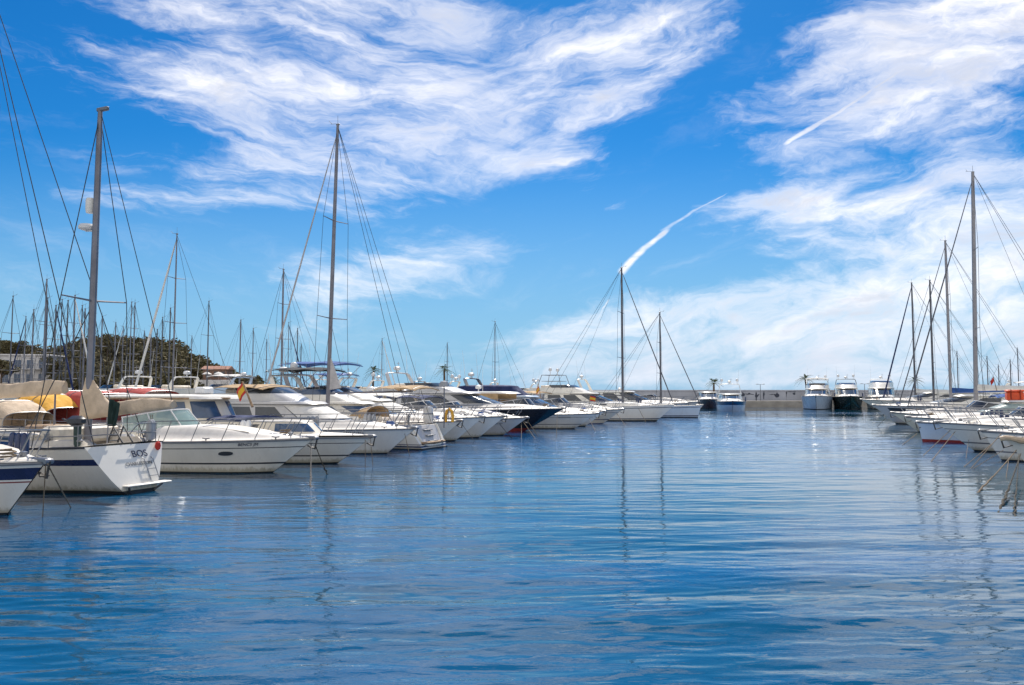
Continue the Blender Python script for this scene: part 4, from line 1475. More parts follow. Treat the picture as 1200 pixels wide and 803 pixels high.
def wheelhouse_boat():
    L, B, px, Y = 13.2, 4.0, 438, 31.8
    t = boat_root('wheelhouse_boat', 'cream wheelhouse boat with a timber edged canopy and a navy cover on its cabin', 'motorboat', at(px, Y), HL, L, 'motor cruisers moored in the rows')
    H = Hull(L, B, 1.14, 1.1, over=.13, tm=.40, ps=2.6, pw=1.6, sw=.92, flare=1.3)
    hull_part(H, t, W_ROWS, [GEL, BLACKA, DGREY])
    deck_part(H, t, lambda tt, s: (-.35 * smooth((.82 - s) / .05)) if tt < .28 else .06, DECK)
    rub_rail(H, t, GREY); guard_rail(H, t, .42, .6); anchor_part(H, t); swim_platform(H, t)
    zd = H.zs(.5)
    # low fore cabin with windows
    cv = [(zd - .05, .40 * L, .82 * L, B * .37, .22 * L, .3), (zd + .60, .40 * L, .76 * L, B * .33, .12 * L, .25)]
    c = house('cabin', cv, GEL2, t, .08)
    for sg in (-1, 1):
        for q in ((.36, .50), (.54, .68)):
            pane('cabin_window', cv, sg * q[0], sg * q[1], zd + .26, zd + .50, GLASS, c)
        pane('windscreen', cv, sg * .03, sg * .26, zd + .2, zd + .54, GLASSB, c)
    mb = MB(); r_ = []
    for i in range(13):
        f = i / 12
        r_.append([(lerp(.42, .58, f) * L, y * B * .30, zd + .70 + .13 * (1 - y * y) + .02 * math.sin(i * 1.7)) for y in (-1, -.6, 0, .6, 1)])
    mb.grid(r_, thick=.08); mb.build('cabin_cover', CANVN, t)
    # crumpled white cover on the foredeck
    mb = MB(); r2 = random.Random(3); r_ = []
    for i in range(9):
        f = i / 8
        r_.append([(lerp(.34, .40, f) * L + .9 * y * .2, y * .8 - .9, zd + .35 + .35 * math.sin(math.pi * f) * (1 - y * y) + r2.uniform(-.03, .03)) for y in (-1, -.6, -.2, .2, .6, 1)])
    # wheelhouse
    wz = zd + 1.55
    hv = [(zd - .1, .20 * L, .44 * L, B * .34, .08 * L, .12), (zd + .62, .20 * L, .43 * L, B * .335, .08 * L, .12), (wz, .20 * L, .385 * L, B * .31, .06 * L, .1)]
    hh = house('wheelhouse', hv, GEL2, t)
    for sg in (-1, 1):
        pane('side_window', hv, sg * .38, sg * .58, zd + .72, wz - .12, GLASSB, hh)
        pane('side_window', hv, sg * .61, sg * .84, zd + .72, wz - .12, GLASSB, hh)
        pane('windscreen', hv, sg * .04, sg * .30, zd + .72, wz - .1, GLASSB, hh)
    rv = [(wz, -.02 * L, .42 * L, B * .42, .06 * L, .1), (wz + .13, -.02 * L, .41 * L, B * .42, .06 * L, .1)]
    house('canopy_roof', rv, [CANVW][0], t, .08)
    mb = MB()
    pts = [(-.025 * L, B * .425, wz + .03), (.36 * L, B * .39, wz + .03), (.425 * L, 0, wz + .03), (.36 * L, -B * .39, wz + .03), (-.025 * L, -B * .425, wz + .03)]
    mb.tube(pts, .05, 6); mb.build('timber_edge', TEAK, t)
    for sg in (-1, 1):
        for x in (.01, .12):
            MB().tube([(x * L, sg * B * .41, H.zs(0)), (x * L, sg * B * .40, wz + .02)], .03, 6).build('roof_post', STEEL, t)
    mb = MB(); mb.box(.30 * L, .34 * L, -.35, .35, wz + .22, wz + .55, .06); mb.build('radar_box', PLASTW, t)
    # leaning flag staff handled as its own flag
    p = t.matrix_basis @ Vector((.47 * L, 0, zd + .62))
    mp = at(299, Y + 3.5, 1.7)
    return t

def ketch():
    """stern-out ketch at the left, BOS on its transom"""
    L, B = 13.5, 3.9
    st = Vector((-430 / FPX * 23.1, 23.1, 0))
    t = boat_root('ketch', 'white ketch with navy stripe, stern towards the channel and beige sail covers', 'sailboat', (0, 0, 0), HR, L, 'sailboats moored in the rows', stern=st)
    H = Hull(L, B, 1.60, 1.40, over=.14, tm=.45, ps=2.2, pw=1.8, sw=.70, draft=.5, rake=.72, dip=.13, flare=.75, wlw=.86, sww=.42)
    hull_part(H, t, [(-1, 1), (-.5, 1), (0, 1), (.07, 0), (.3, 0), (.52, 0), (.62, 2), (.75, 0), (.9, 0), (1, 0)], [GEL, BLACKA, NAVY], nt=40, plain_transom=True)
    def hf(tt, s):
        if .03 < tt < .24:
            return -.35 * smooth((.55 - s) / .06) + .18 * smooth((.72 - s) / .05) * smooth((s - .55) / .04)
        return .02
    deck_part(H, t, hf, CREAM)
    rub_rail(H, t, DGREY, .04, .0)
    zd = H.zs(.4)
    cv = [(zd - .1, .24 * L, .78 * L, B * .34, .2 * L, .3), (zd + .36, .24 * L, .74 * L, B * .30, .18 * L, .3)]
    cb = house('cabin', cv, CREAM, t)
    for sg in (-1, 1):
        pane('cabin_stripe', cv, sg * .36, sg * .85, zd + .04, zd + .14, NAVY, cb)
        for q in ((.40, .50), (.54, .64), (.68, .78)):
            pane('cabin_window', cv, sg * q[0], sg * q[1], zd + .18, zd + .30, GLASS, cb)
    # transom lettering, ladder, platform
    # transom plane: local x at top = rake, bottom 0
    c0 = H.pt(0, .0, 1); c1 = H.pt(0, 1, 1)
    up = Vector((c1.x - c0.x, 0, c1.z - c0.z)).normalized()
    nrm = Vector((-up.z, 0, up.x))
    def tr(y, z):
        f = z / c1.z
        return Vector((lerp(c0.x, c1.x, f), y, z)) + nrm * .012
    d = Vector((0, -1, 0))
    text_obj('name_lettering', 'BOS', .31, tr(-.38, 1.10), d, up, LETTER, t)
    text_obj('port_lettering', 'CHARLESTON', .15, tr(-.25, .82), d, up, GREY, t)
    lad = MB()
    for y in (-.42, -.74):
        lad.tube([tr(y, .30) + nrm * .06, tr(y, .92) + nrm * .06, tr(y, .98)], .013, 6)
    for z in (.42, .62, .84):
        lad.tube([tr(-.42, z) + nrm * .06, tr(-.74, z) + nrm * .06], .011, 5)
    lad.build('boarding_ladder', STEEL, t)
    pf = MB(); z = .26
    pf.box(-.10, tr(0, z).x + .1, -1.05, .55, z - .045, z, .02)
    pf.build('swim_platform', DECK, t)
    pf = MB(); pf.tube([(-.08, -.7, z - .05), tr(-.45, .02)], .03, 6); pf.tube([(-.08, .5, z - .05), tr(.4, .02)], .03, 6); pf.build('platform_strut', DGREY, t)
    # masts
    for nm, xm, top, mr, bl, bz, spn in (('mizzen_mast', 2.35, zpix(125, 24.1), .125, 3.5, 2.50, 1), ('main_mast', 9.2, 19.5, .15, 5.7, 2.95, 2)):
        foot = Vector((xm, 0, zd + .1)); tp = Vector((xm - .05, 0, top))
        m = MB(); m.tube([foot, foot.lerp(tp, .5), foot.lerp(tp, .92), tp], [mr, mr, mr * .8, mr * .62], 10, flat=.8)
        ms = m.build(nm, ALU, t)
        m = MB(); m.box(tp.x - .35, tp.x + .12, -.06, .06, tp.z - .02, tp.z + .10, .02); m.build('masthead_fitting', GREY, ms)
        pr = []
        for k in range(spn):
            p = foot.lerp(tp, .42 if spn == 1 else (k + 1) / 3)
            for sg in (-1, 1):
                MB().tube([p, p + Vector((-.1, sg * 1.15, .06))], [.035, .022], 5).build('spreader', ALU, ms)
            pr.append(p)
        ch = H.sheer(max(.06, xm / L), .95, 1)
        for sg in (-1, 1):
            MB().tube([(ch.x, sg * ch.y, ch.z)] + [p + Vector((-.1, sg * 1.15, .06)) for p in pr] + [tp - Vector((0, 0, .1))], .017, 4).build('shroud', WIRE, t)
            MB().tube([(ch.x + .5, sg * ch.y, ch.z), pr[0] - Vector((0, 0, .1))], .017, 4).build('shroud', WIRE, t)
        # boom and cover
        m = MB(); m.tube([(xm - .1, 0, bz - .2), (xm - bl, 0, bz + .12)], .06, 8); m.build('boom', ALU, t)
        m = MB(); rings = []
        r2 = random.Random(int(bl * 10)); N = 26
        for i in range(N + 1):
            f = i / N
            if nm == 'mizzen_mast':
                hi = lerp(1.15, .26, smooth(f / .33)) if f < .33 else lerp(.26, .12, (f - .33) / .67) + .1 * math.sin((f - .33) * 4.6)
                lo = lerp(-.18, -.12, f)
            else:
                hi, lo = lerp(.55, .26, f) + .05 * math.sin(f * 9), -.14
            x = lerp(xm + .16, xm - bl - .05, f)
            zc = lerp(bz - .2, bz + .12, f)
            wd = lerp(.19, .11, f) * (1 + r2.uniform(-.06, .06))
            hi *= 1 + r2.uniform(-.04, .04)
            ring = []
            for k in range(14):
                a = 2 * math.pi * k / 14
                s_, c_ = math.sin(a), math.cos(a)
                zz = zc + (hi * s_ if s_ > 0 else -lo * s_)
                pin = 1 - .45 * max(0, s_) * min(1, hi)
                ring.append((x + .03 * math.sin(k * 2.1 + i), c_ * wd * pin + .02 * math.sin(i * 1.3 + k), zz))
            rings.append(ring)
        m.loft(rings); m.build('sail_cover', CANV, t, ang=60)
        MB().tube([(xm - bl, 0, bz + .16), tp - Vector((.05, 0, .1))], .016, 4).build('topping_lift', WIRE, t)
        if nm == 'mizzen_mast':
            q = foot.lerp(tp, (zpix(240, 24.2) - foot.z) / (top - foot.z))
            m = MB(); m.lathe([(.02, -.24), (.13, -.22), (.15, -.1), (.15, .18), (.12, .25), (.02, .26)], (q.x + .27, 0, q.z), 12); m.tube([(q.x, 0, q.z - .1), (q.x + .25, 0, q.z - .1)], .03, 6); m.build('radar_reflector', CANVW, ms)
            q = foot.lerp(tp, (zpix(268, 24.2) - foot.z) / (top - foot.z))
            m = MB(); m.lathe([(.2, 0), (.26, .03), (.27, .10), (.22, .17), (.02, .2)], (q.x + .38, 0, q.z), 16); m.tube([(q.x, 0, q.z - .12), (q.x + .2, 0, q.z - .04), (q.x + .45, 0, q.z - .02)], .035, 6); m.build('radome', PLASTW, ms)
    tp2 = Vector((9.15, 0, 19.4))
    for y in (-.9, .9):
        MB().tube([(.9, y, H.zs(.1)), tp2], .019, 4).build('backstay', WIRE, t)
    MB().tube([H.sheer(.985, 0, 1), tp2], .05, 6).build('furled_sail', CANVW, t)
    # pushpit, lifelines
    mb = MB()
    for sg in (-1, 1):
        for hh in (.62, .33):
            mb.tube([H.sheer(lerp(.03, .95, i / 16), .95, sg, hh) for i in range(17)], .010, 4)
        for i in range(11):
            p = H.sheer(lerp(.03, .95, i / 10), .95, sg)
            mb.tube([p, p + Vector((0, 0, .64))], .015, 5)
    for hh in (.62, .33):
        mb.tube([H.sheer(.12, .95, 1, hh), H.sheer(.03, .95, 1, hh), H.sheer(.004, .8, 1, hh), H.sheer(.004, .2, 1, hh)], .016, 5)
        mb.tube([H.sheer(.12, .95, -1, hh), H.sheer(.03, .95, -1, hh), H.sheer(.004, .8, -1, hh), H.sheer(.004, .3, -1, hh)], .016, 5)
    mb.build('guard_rail', STEEL, t)
    # stanchion pole holding the main boom
    MB().tube([(3.9, 0, zd + .3), (3.9, 0, 2.95)], .03, 6).build('boom_crutch', ALU, t)
    # deck gear: winches, hatch, coaming box
    mb = MB()
    for sg in (-1, 1):
        for x in (1.2, 2.6):
            mb.lathe([(.10, 0), (.11, .03), (.07, .08), (.08, .17), (.1, .2), (.02, .21)], (x, sg * B * .30, H.zs(.15) + .2), 10)
    mb.build('winch', STEEL, t)
    mb = MB(); mb.box(3.5, 4.6, -.5, .5, zd + .45, zd + .62, .05); mb.build('companionway_hatch', TEAK, t)
    mb = MB(); mb.box(2.45, 3.2, -1.0, 1.0, zd + .1, zd + .62, .1); mb.build('cockpit_coaming', CREAM, t)
    M = t.matrix_basis
    def wpos(x, y, z):
        t_m = Matrix.Translation(t.location) @ Matrix.Rotation(t.rotation_euler.z, 4, 'Z')
        return t_m @ Vector((x, y, z))
    # outboard motor on the rail
    q = wpos(1.35, 1.2, 0)
    ob = thing('outboard_motor', 'dark outboard motor clamped on the stern rail of the white ketch', 'outboard motor', (q.x, q.y, H.zs(.05)), t.rotation_euler.z)
    m = MB(); m.box(-.34, .22, -.17, .17, .62, .92, .09); m.build('cowling', DGREY, ob)
    m = MB(); m.tube([(-.1, 0, .64), (-.1, 0, .1), (-.12, 0, -.05)], [.11, .09, .05], 8); m.prism([(-.12, 0), (.12, 0), (.05, -.22), (-.1, -.2)], (-.1, 0, .12), (1, 0, 0), (0, 0, 1), (0, 1, 0), .03); m.build('leg', mat('dark green paint', (.03, .06, .055), .5), ob)
    m = MB(); m.tube([(.15, 0, .7), (.55, 0, .82)], .03, 6); m.build('tiller', DGREY, ob)
    # dark flag drooping on a staff
    q = wpos(.95, .45, 0)
    fl = thing('flag', 'dark green ensign drooping from the staff at the stern of the ketch', 'flag', (q.x, q.y, H.zs(.02)), t.rotation_euler.z)
    MB().tube([(0, 0, 0), (-.05, 0, 1.45)], [.022, .014], 6).build('flag_pole', ALUW, fl)
    m = MB(); rows_ = []
    for i in range(9):
        f = i / 8
        wd = lerp(.48, .24, f)
        rows_.append([(-.05 - wd * k / 8, .06 * math.sin(k * 1.9 + f * 2) * (1 - f * .3), 1.40 - .82 * f - .15 * k / 8 * (1 - f)) for k in range(9)])
    m.loft(rows_, closed=False); m.build('cloth', FLAGD, fl)
    # two fenders lashed upright on the port quarter, a folded gangway
    for i, (x, y, lab) in enumerate(((.85, -1.0, 'grey fender stowed upright on the stern rail of the ketch, left one'), (1.05, -1.25, 'grey fender stowed upright on the stern rail of the ketch, right one'))):
        q = wpos(x, y, 0)
        fd = thing('fender', lab, 'fender', (q.x, q.y, H.zs(.02) + .05), t.rotation_euler.z, 'fenders on the ketch')
        MB().lathe([(.03, 0), (.10, .05), (.11, .15), (.11, .52), (.09, .62), (.03, .68)], n=10).build('body', PLASTG, fd)
        MB().tube([(0, 0, .66), (0, 0, .82)], .012, 5).build('lanyard', ROPE, fd)
    q = wpos(1.1, -.1, 0)
    gw = thing('gangway', 'dark folding gangway propped on the ketch stern', 'gangway', (q.x, q.y, H.zs(.02)), t.rotation_euler.z)
    m = MB()
    for y in (-.18, .18):
        m.tube([(.3, y, 0), (.05, y, .55), (-.35, y, .08)], .03, 6)
    for f in (.2, .5, .8):
        m.tube([(.3 - .25 * f, -.18, .55 * f), (.3 - .25 * f, .18, .55 * f)], .02, 5)
    m.build('frame', DGREY, gw)
    # red boat-hook tip / small red buoy at the quarter
    q = wpos(.60, -1.1, 0)
    bu = thing('buoy', 'small red buoy hanging at the quarter of the ketch', 'buoy', (q.x, q.y, 1.30), 0)
    MB().lathe([(.02, -.14), (.07, -.1), (.09, 0), (.07, .1), (.02, .14)], n=10).build('body', FLAGR, bu)
    MB().tube([(0, 0, .13), (.05, 0, .32)], .01, 4).build('lanyard', ROPE, bu)
    return t

def sloop():
    """stern-out white sloop with sugar scoop and tan canvas"""
    sx = at(511, 40.8)
    L, B = 12.0, 3.9
    J = .42
    xm = L * (1 - J)
    m0 = sx + HR * xm
    topz = zpix(142, m0.y)
    t, H = sail('white sloop with open sugar scoop stern, tan sprayhood and tall silver mast', m0, HR, L, B, 1.45, topz, J, spar=ALU, furl=SAILG, mr=.13, detail=2, rake=.75, side=1, boom_z=2.9, boom_l=.46,
                rows=[(-1, 1), (-.5, 1), (0, 1), (.06, 0), (.10, 2), (.16, 0), (.2, 2), (.23, 0), (.5, 0), (.8, 0), (1, 0)], mats=[GEL, BLACKA, NAVY], cover=None, dodger=CANVT, sw=.78, lean=-.42)
    zd = H.zs(.3)
    # scoop: teak step, and a grey panel painting in the shade of the hollow
    mb = MB(); mb.box(-.02, .55, -1.15, 1.15, .28, .40, .05); mb.build('bathing_step', TEAK, t)
    c0, c1 = H.pt(0, 0, 1), H.pt(0, 1, 1)
    up = Vector((c1.x - c0.x, 0, c1.z)).normalized(); nr = Vector((-up.z, 0, up.x))
    hl = (c1 - Vector((c0.x, c1.y, 0))).length
    mb = MB()
    poly = [(-.95, .42), (-1.18, hl * .7), (-1.22, hl - .06), (1.22, hl - .06), (1.18, hl * .7), (.95, .42), (.6, .34), (-.6, .34)]
    mb.prism(poly, Vector((c0.x, 0, 0)) + nr * .012, (0, 1, 0), up, nr, .03); mb.build('scoop_shade_panel', GELG, t)
    mb = MB()
    rim = [Vector((c0.x, 0, 0)) + Vector((0, y, 0)) + up * z + nr * .03 for y, z in ((-1.28, hl), (-1.24, hl * .72), (-1.06, .45), (-.7, .24), (0, .2), (.7, .24), (1.06, .45), (1.24, hl * .72), (1.28, hl))]
    mb.tube(rim, .07, 8); mb.build('scoop_rim', GEL, t)
    mb = MB()
    for k in range(3):
        q = Vector((c0.x, 0, 0)) + up * (.45 + k * .33) + nr * .06
        mb.box(q.x - .12, q.x + .16, -.42, .42, q.z - .02, q.z + .02, .01)
    mb.build('scoop_step', GREY, t)
    bimini(t, .5, 3.1, 1.35, zd + 1.95, CANVT, legs=(1.8, zd + .1))
    # furled mainsail tucked in slab boom
    # stern pole with radome
    mb = MB(); mb.tube([(.15, -1.2, zd - .2), (.15, -1.2, 3.25)], .035, 6); mb.build('radar_pole', ALU, t)
    mb = MB(); mb.lathe([(.2, 0), (.27, .04), (.28, .16), (.2, .3), (.02, .34)], (.15, -1.2, 3.25), 14); mb.build('radome', PLASTG, t)
    # triangular stowed staysail on the mast
    mb = MB(); mb.prism([(0, 0), (0, 1.9), (-.75, .1)], (xm - .15, 0, 3.1), (1, 0, 0), (0, 0, 1), (0, 1, 0), .07); mb.build('stowed_sail', SAILG, t)
    Mx = Matrix.Translation(t.location) @ Matrix.Rotation(t.rotation_euler.z, 4, 'Z')
    q = Mx @ Vector((1.3, -1.5, zd + .02))
    lr = thing('life_raft', 'white life raft case lashed on the stern rail of the tan canvas sloop', 'life raft', q, t.rotation_euler.z)
    MB().lathe([(.05, 0), (.26, .03), (.28, .2), (.3, .22), (.3, .34), (.28, .36), (.28, .8), (.22, .9), (.05, .92)], n=14).build('case', PLASTW, lr)
    MB().lathe([(.293, .5), (.293, .54)], n=14).build('strap', DGREY, lr)
    q = Mx @ Vector((.0, -1.52, zd + .0))
    hb = thing('horseshoe_buoy', 'yellow horseshoe lifebuoy on the stern rail of the tan canvas sloop', 'lifebuoy', q, t.rotation_euler.z)
    MB().tube([(-.2, 0, .1), (-.22, 0, .45), (-.15, 0, .7), (0, 0, .82), (.15, 0, .7), (.22, 0, .45), (.2, 0, .1)], .085, 8).build('body', CANVY, hb)
    MB().tube([(0, .08, -.05), (0, .08, .9)], .015, 5).build('bracket', STEEL, hb)

left_row()

# ---- right row: bows to the left
def right_row():
    KW = dict(side=1)
    sport('nearest white motorboat of the right row, a rolled tan fender cloth over its bow', 1174, 29.6, HR, 10, 3.2, 1.22, PLAIN, [GEL, BLACKA, GREY], arch=False, hz=.4, over=.085, **KW)
    sport('white motorboat with two short black marks on its flared bow and dangling anchor', 1147, 34.0, HR, 10.5, 3.3, 1.27, W_ROWS, [GEL, BLACKA, GREY], arch=False, hz=.42, over=.07, hglass=((.86, .875, (.74, .74), (.9, .9)), (.89, .905, (.74, .74), (.9, .9))), **KW)
    fly('white flybridge boat with grey stripe behind the two marked bows of the right row', 1094, 39.8, HR, 13, 4.0, 1.42, W_ROWS, [GEL, BLACKA, GREY], arch=False, flyon=False, dz=1.0, **KW)
    sport('pale blue boat with plumb bow and red waterline in the right row', 1073, 46.5, HR, 11.5, 3.7, 1.16, RED_BOOT, [GELB, RED, GREY], arch=False, hz=.5, canopy=(CANVW, .1, .42, 2.5), over=.02, **KW)
    t, H = fly('white passenger launch with orange boxes on its low roof in the right row', 1060, 52.0, HR, 12.5, 3.8, 1.3, PLAIN, [GEL, BLACKA, GREY], arch=False, flyon=False, dz=1.15, glass=GLASSG, **KW)
    for x, y, lab in ((6.3, .3, 'orange box on the launch roof, the one nearer the tallest mast'), (5.0, .1, 'orange box on the launch roof, the one at the right edge')):
        q = t.location + Matrix.Rotation(t.rotation_euler.z, 3, 'Z') @ Vector((x, y, 0))
        ob = thing('storage_box', lab, 'box', (q.x, q.y, H.zs(.45) + 1.15 + .15), t.rotation_euler.z, 'orange boxes on the launch roof')
        MB().box(-.46, .46, -.4, .4, 0, .52, .06).build('body', ORANGE, ob)
        MB().box(-.49, .49, -.43, .43, .525, .66, .05).build('lid', ORANGE, ob)
        m = MB()
        for k in (-.25, .25):
            m.box(k - .03, k + .03, -.445, .445, .05, .675, .01)
        m.build('strap', mat('dark orange strap', (.3, .03, .01), .7), ob)
    sport('slim white cruiser with a pointed bow in front of the tallest right mast', 1043, 58.0, HR, 12, 3.8, 1.42, PLAIN, [GEL, BLACKA, GREY], arch=False, hz=.5, canopy=(CANVB, .12, .45, 2.7), **KW)
    m0 = at(1142, 62.0)
    sail('white yacht with the tallest and thickest mast of the right row', m0, HR, 15, 4.3, 1.5, zpix(199, 62), .34, lean=-.4, spar=ALUW, furl=ALUD, mr=.17, furl_r=.06, cover=CANVW, mats=[GEL, BLACKA, GREY], boom_z=3.1, rake=.3)
    fly('white yacht with dark triangular bow window in the right row', 1021, 72.5, HR, 15, 4.6, 1.75, PLAIN, [GELG, BLACKA, GREY], hglass=((.74, .93, (.45, .62), (.88, .88)),), arch=False, flyon=False, dz=1.0, **KW)
    m0 = at(1113, 77.0)
    sail('white sloop with second tallest right mast and blue striped sail cover', m0, HR, 13.5, 4.0, 1.4, zpix(281, 77), .36, spar=ALUW, furl=ALUD, mr=.14, cover=CANVB, mats=[GEL, BLACKA, NAVY], boom_z=2.9)
    m0 = at(1093, 88.0)
    sail('white sloop with slim dark mast, third from the right end of the row', m0, HR, 12.5, 3.9, 1.4, zpix(328, 88), .36, spar=ALUD, mr=.12, cover=CANVW, mats=[GEL, BLACKA, NAVY], boom_z=2.8)
    fly('white yacht with a long overhanging bow beside the leftmost right mast', 1007, 99.0, HR, 16, 4.8, 2.0, PLAIN, [GEL, BLACKA, GREY], arch=False, flyon=False, dz=1.0, over=.2, **KW)
    m0 = at(1071.5, 108.0)
    sail('white sloop with the leftmost mast of the right row and a dark furled headsail', m0, HR, 13, 4.0, 1.5, zpix(331, 108), .33, spar=ALUD, furl=CANVN, mr=.13, furl_r=.11, cover=CANVW, mats=[GEL, BLACKA, NAVY], boom_z=2.9)
right_row()

# ---- second row on the right, beyond the pier
def right_back():
    G = 'boats beyond the right pier'
    for px, Y, lab, kw in ((1196, 140, 'white cruiser farthest right beyond the right pier', dict(whips=2)), (1178, 133, 'white yacht with two domes beyond the right pier', dict(domes=2)),
                           (1152, 128, 'white yacht with crowded radar arch beyond the thickest right mast', dict(domes=1)), (1126, 140, 'white cruiser roof seen between the two tallest right masts', dict(bim=CANVW)),
                           (1090, 138, 'low white cruiser seen between the slim right masts', dict(flyon=False))):
        fly(lab, px, Y, HR, 13, 4.2, 1.6, PLAIN, [GEL, BLACKA, GREY], side=1, group=G, **kw)
    for px, py, Y, lab in ((1157, 418, 137, 'short masted sailboat beyond the launch, leftmost of the small ones'), (1170, 428, 145, 'short masted sailboat beyond the nearer orange box'),
                           (1184, 422, 128, 'short masted sailboat between the two orange boxes'), (1193, 408, 143, 'small sailboat with a thin mast at the right edge'), (1122, 412, 143, 'small sailboat with thin mast left of the tallest right mast')):
        sail(lab, at(px, Y), HR, 8.5, 2.7, 1.1, zpix(py, Y), .4, spar=ALUD, detail=0, group=G, mr=.09)
right_back()

# ---- far boats along the breakwater, bows to the camera
def far_boats():
    hd = Vector((0, -1, 0))
    fly('dark hulled motor yacht with white cabin left of the single palm', 831, 136, Vector((-.20, -1, 0)).normalized(), 15, 5.0, 1.7, PLAIN, [BROWNH, BLACKA, GREY], flyon=False, arch=False, dz=1.3, name='motor_yacht', group='motor yachts at the harbour end')
    fly('sport yacht under way with a dark sheer band and two domes on its roof', 858, 114, Vector((-.22, -1, 0)).normalized(), 14.5, 4.7, 1.6, [(-1, 1), (-.5, 1), (0, 0), (.3, 0), (.62, 2), (.9, 2), (1, 0)], [GELB, GELG, NAVY], domes=2, archm=GEL, flyon=False, dz=1.1, name='motor_yacht', group='motor yachts at the harbour end', whips=2)
    fly('pale blue flybridge yacht moored bow out beside the palm', 955, 126, Vector((-.36, -1, 0)).normalized(), 17, 5.2, 2.35, [(-1, 1), (-.5, 1), (0, 1), (.05, 0), (.6, 0), (.9, 0), (1, 0)], [GELB, BLACKA, GREY], bim=CANVW, domes=1, name='motor_yacht', group='motor yachts at the harbour end', ports=(), flyz=.6)
    fly('black hulled yacht with a tall dark arch moored bow out', 996, 126, Vector((-.42, -1, 0)).normalized(), 17, 4.9, 2.3, PLAIN, [GREENH, BLACKA, GREY], archm=DGREY, domes=2, name='motor_yacht', group='motor yachts at the harbour end', dz=1.5)
    fly('white motor yacht with stepped wheelhouse behind the right row bows', 1034, 127, Vector((-.44, -1, 0)).normalized(), 16, 5.4, 2.2, PLAIN, [GEL, BLACKA, GREY], domes=1, name='motor_yacht', group='motor yachts at the harbour end', dz=1.6, flyz=.9)
far_boats()
# ---- background of the left side: second row, third row
def left_back():
    N = -HL
    masts = [(12, 347, 'N'), (37, 363, ''), (51, 327, 'N'), (53, 349, ''), (63, 358, ''), (70, 351, 'N'), (77, 352, ''), (85, 346, 'N'), (94, 358, ''), (97.5, 362, 'N'),
             (152, 354, ''), (156, 355, ''), (176, 383, 'N'), (189, 372, ''), (198, 361, ''), (203, 273, 'N'), (243, 353, ''), (281, 375, ''), (296, 385, 'N'), (330, 315, 'N'),
             (337.5, 378, ''), (348, 385, ''), (352.5, 403, ''), (447.5, 397, ''), (524, 402, 'N'), (580, 377, 'N'), (118, 371, ''), (134, 378, ''), (28, 371, ''), (168, 388, ''), (107, 369, ''), (143, 383, ''), (183, 386, ''), (224, 394, ''), (312, 398, '')]
    words = ['with slate grey mast', 'with blue sail cover', 'with bare silver mast', 'with white sail cover', 'with navy furled headsail', 'with beige sail cover', 'with dark spars', 'with white furled headsail']
    covs = [None, CANVB, None, CANVW, None, CANV, None, None]
    furls = [None, None, None, None, CANVN, None, None, CANVW]
    spars = [ALUD, ALU, ALU, ALU, ALU, ALUD, ALUD, ALU]
    order = sorted(range(len(masts)), key=lambda i: masts[i][0])
    rank = {i: k for k, i in enumerate(order)}
    ordw = ['first', 'second', 'third', 'fourth', 'fifth', 'sixth', 'seventh', 'eighth', 'ninth', 'tenth', 'eleventh', 'twelfth', 'thirteenth', 'fourteenth', 'fifteenth', 'sixteenth',
            'seventeenth', 'eighteenth', 'nineteenth', 'twentieth', 'twenty-first', 'twenty-second', 'twenty-third', 'twenty-fourth', 'twenty-fifth', 'twenty-sixth', 'twenty-seventh', 'twenty-eighth', 'twenty-ninth', 'thirtieth'] + ['thirty-' + w for w in ('first', 'second', 'third', 'fourth', 'fifth', 'sixth', 'seventh', 'eighth', 'ninth')] + ['fortieth', 'forty-first', 'forty-second']
    for i, (px, py, f) in enumerate(masts):
        best = None
        for d in (29.5, 60, 83):
            p = row_pos(px, d)
            z = zpix(py, p.y)
            best = (p, z, d)
            if z > 11.2:
                break
        p, z, d = best
        head = N if d != 60 else HL
        k = i % 8
        L = max(8.5, min(14, z * .78))
        sail('white moored sailboat %s, %s mast from the left behind the near row' % (words[k], ordw[rank[i]]), p, head, L, L * .31, 1.2, z, .40, spar=spars[k], furl=furls[k], furl_r=.10, cover=covs[k],
             detail=0, group='sailboats on the piers behind the left row', mr=(.075, .10, .125, .09, .11)[i % 5], spreaders=(2, 1, 2, 3)[i % 4], name='sailboat')
left_back()

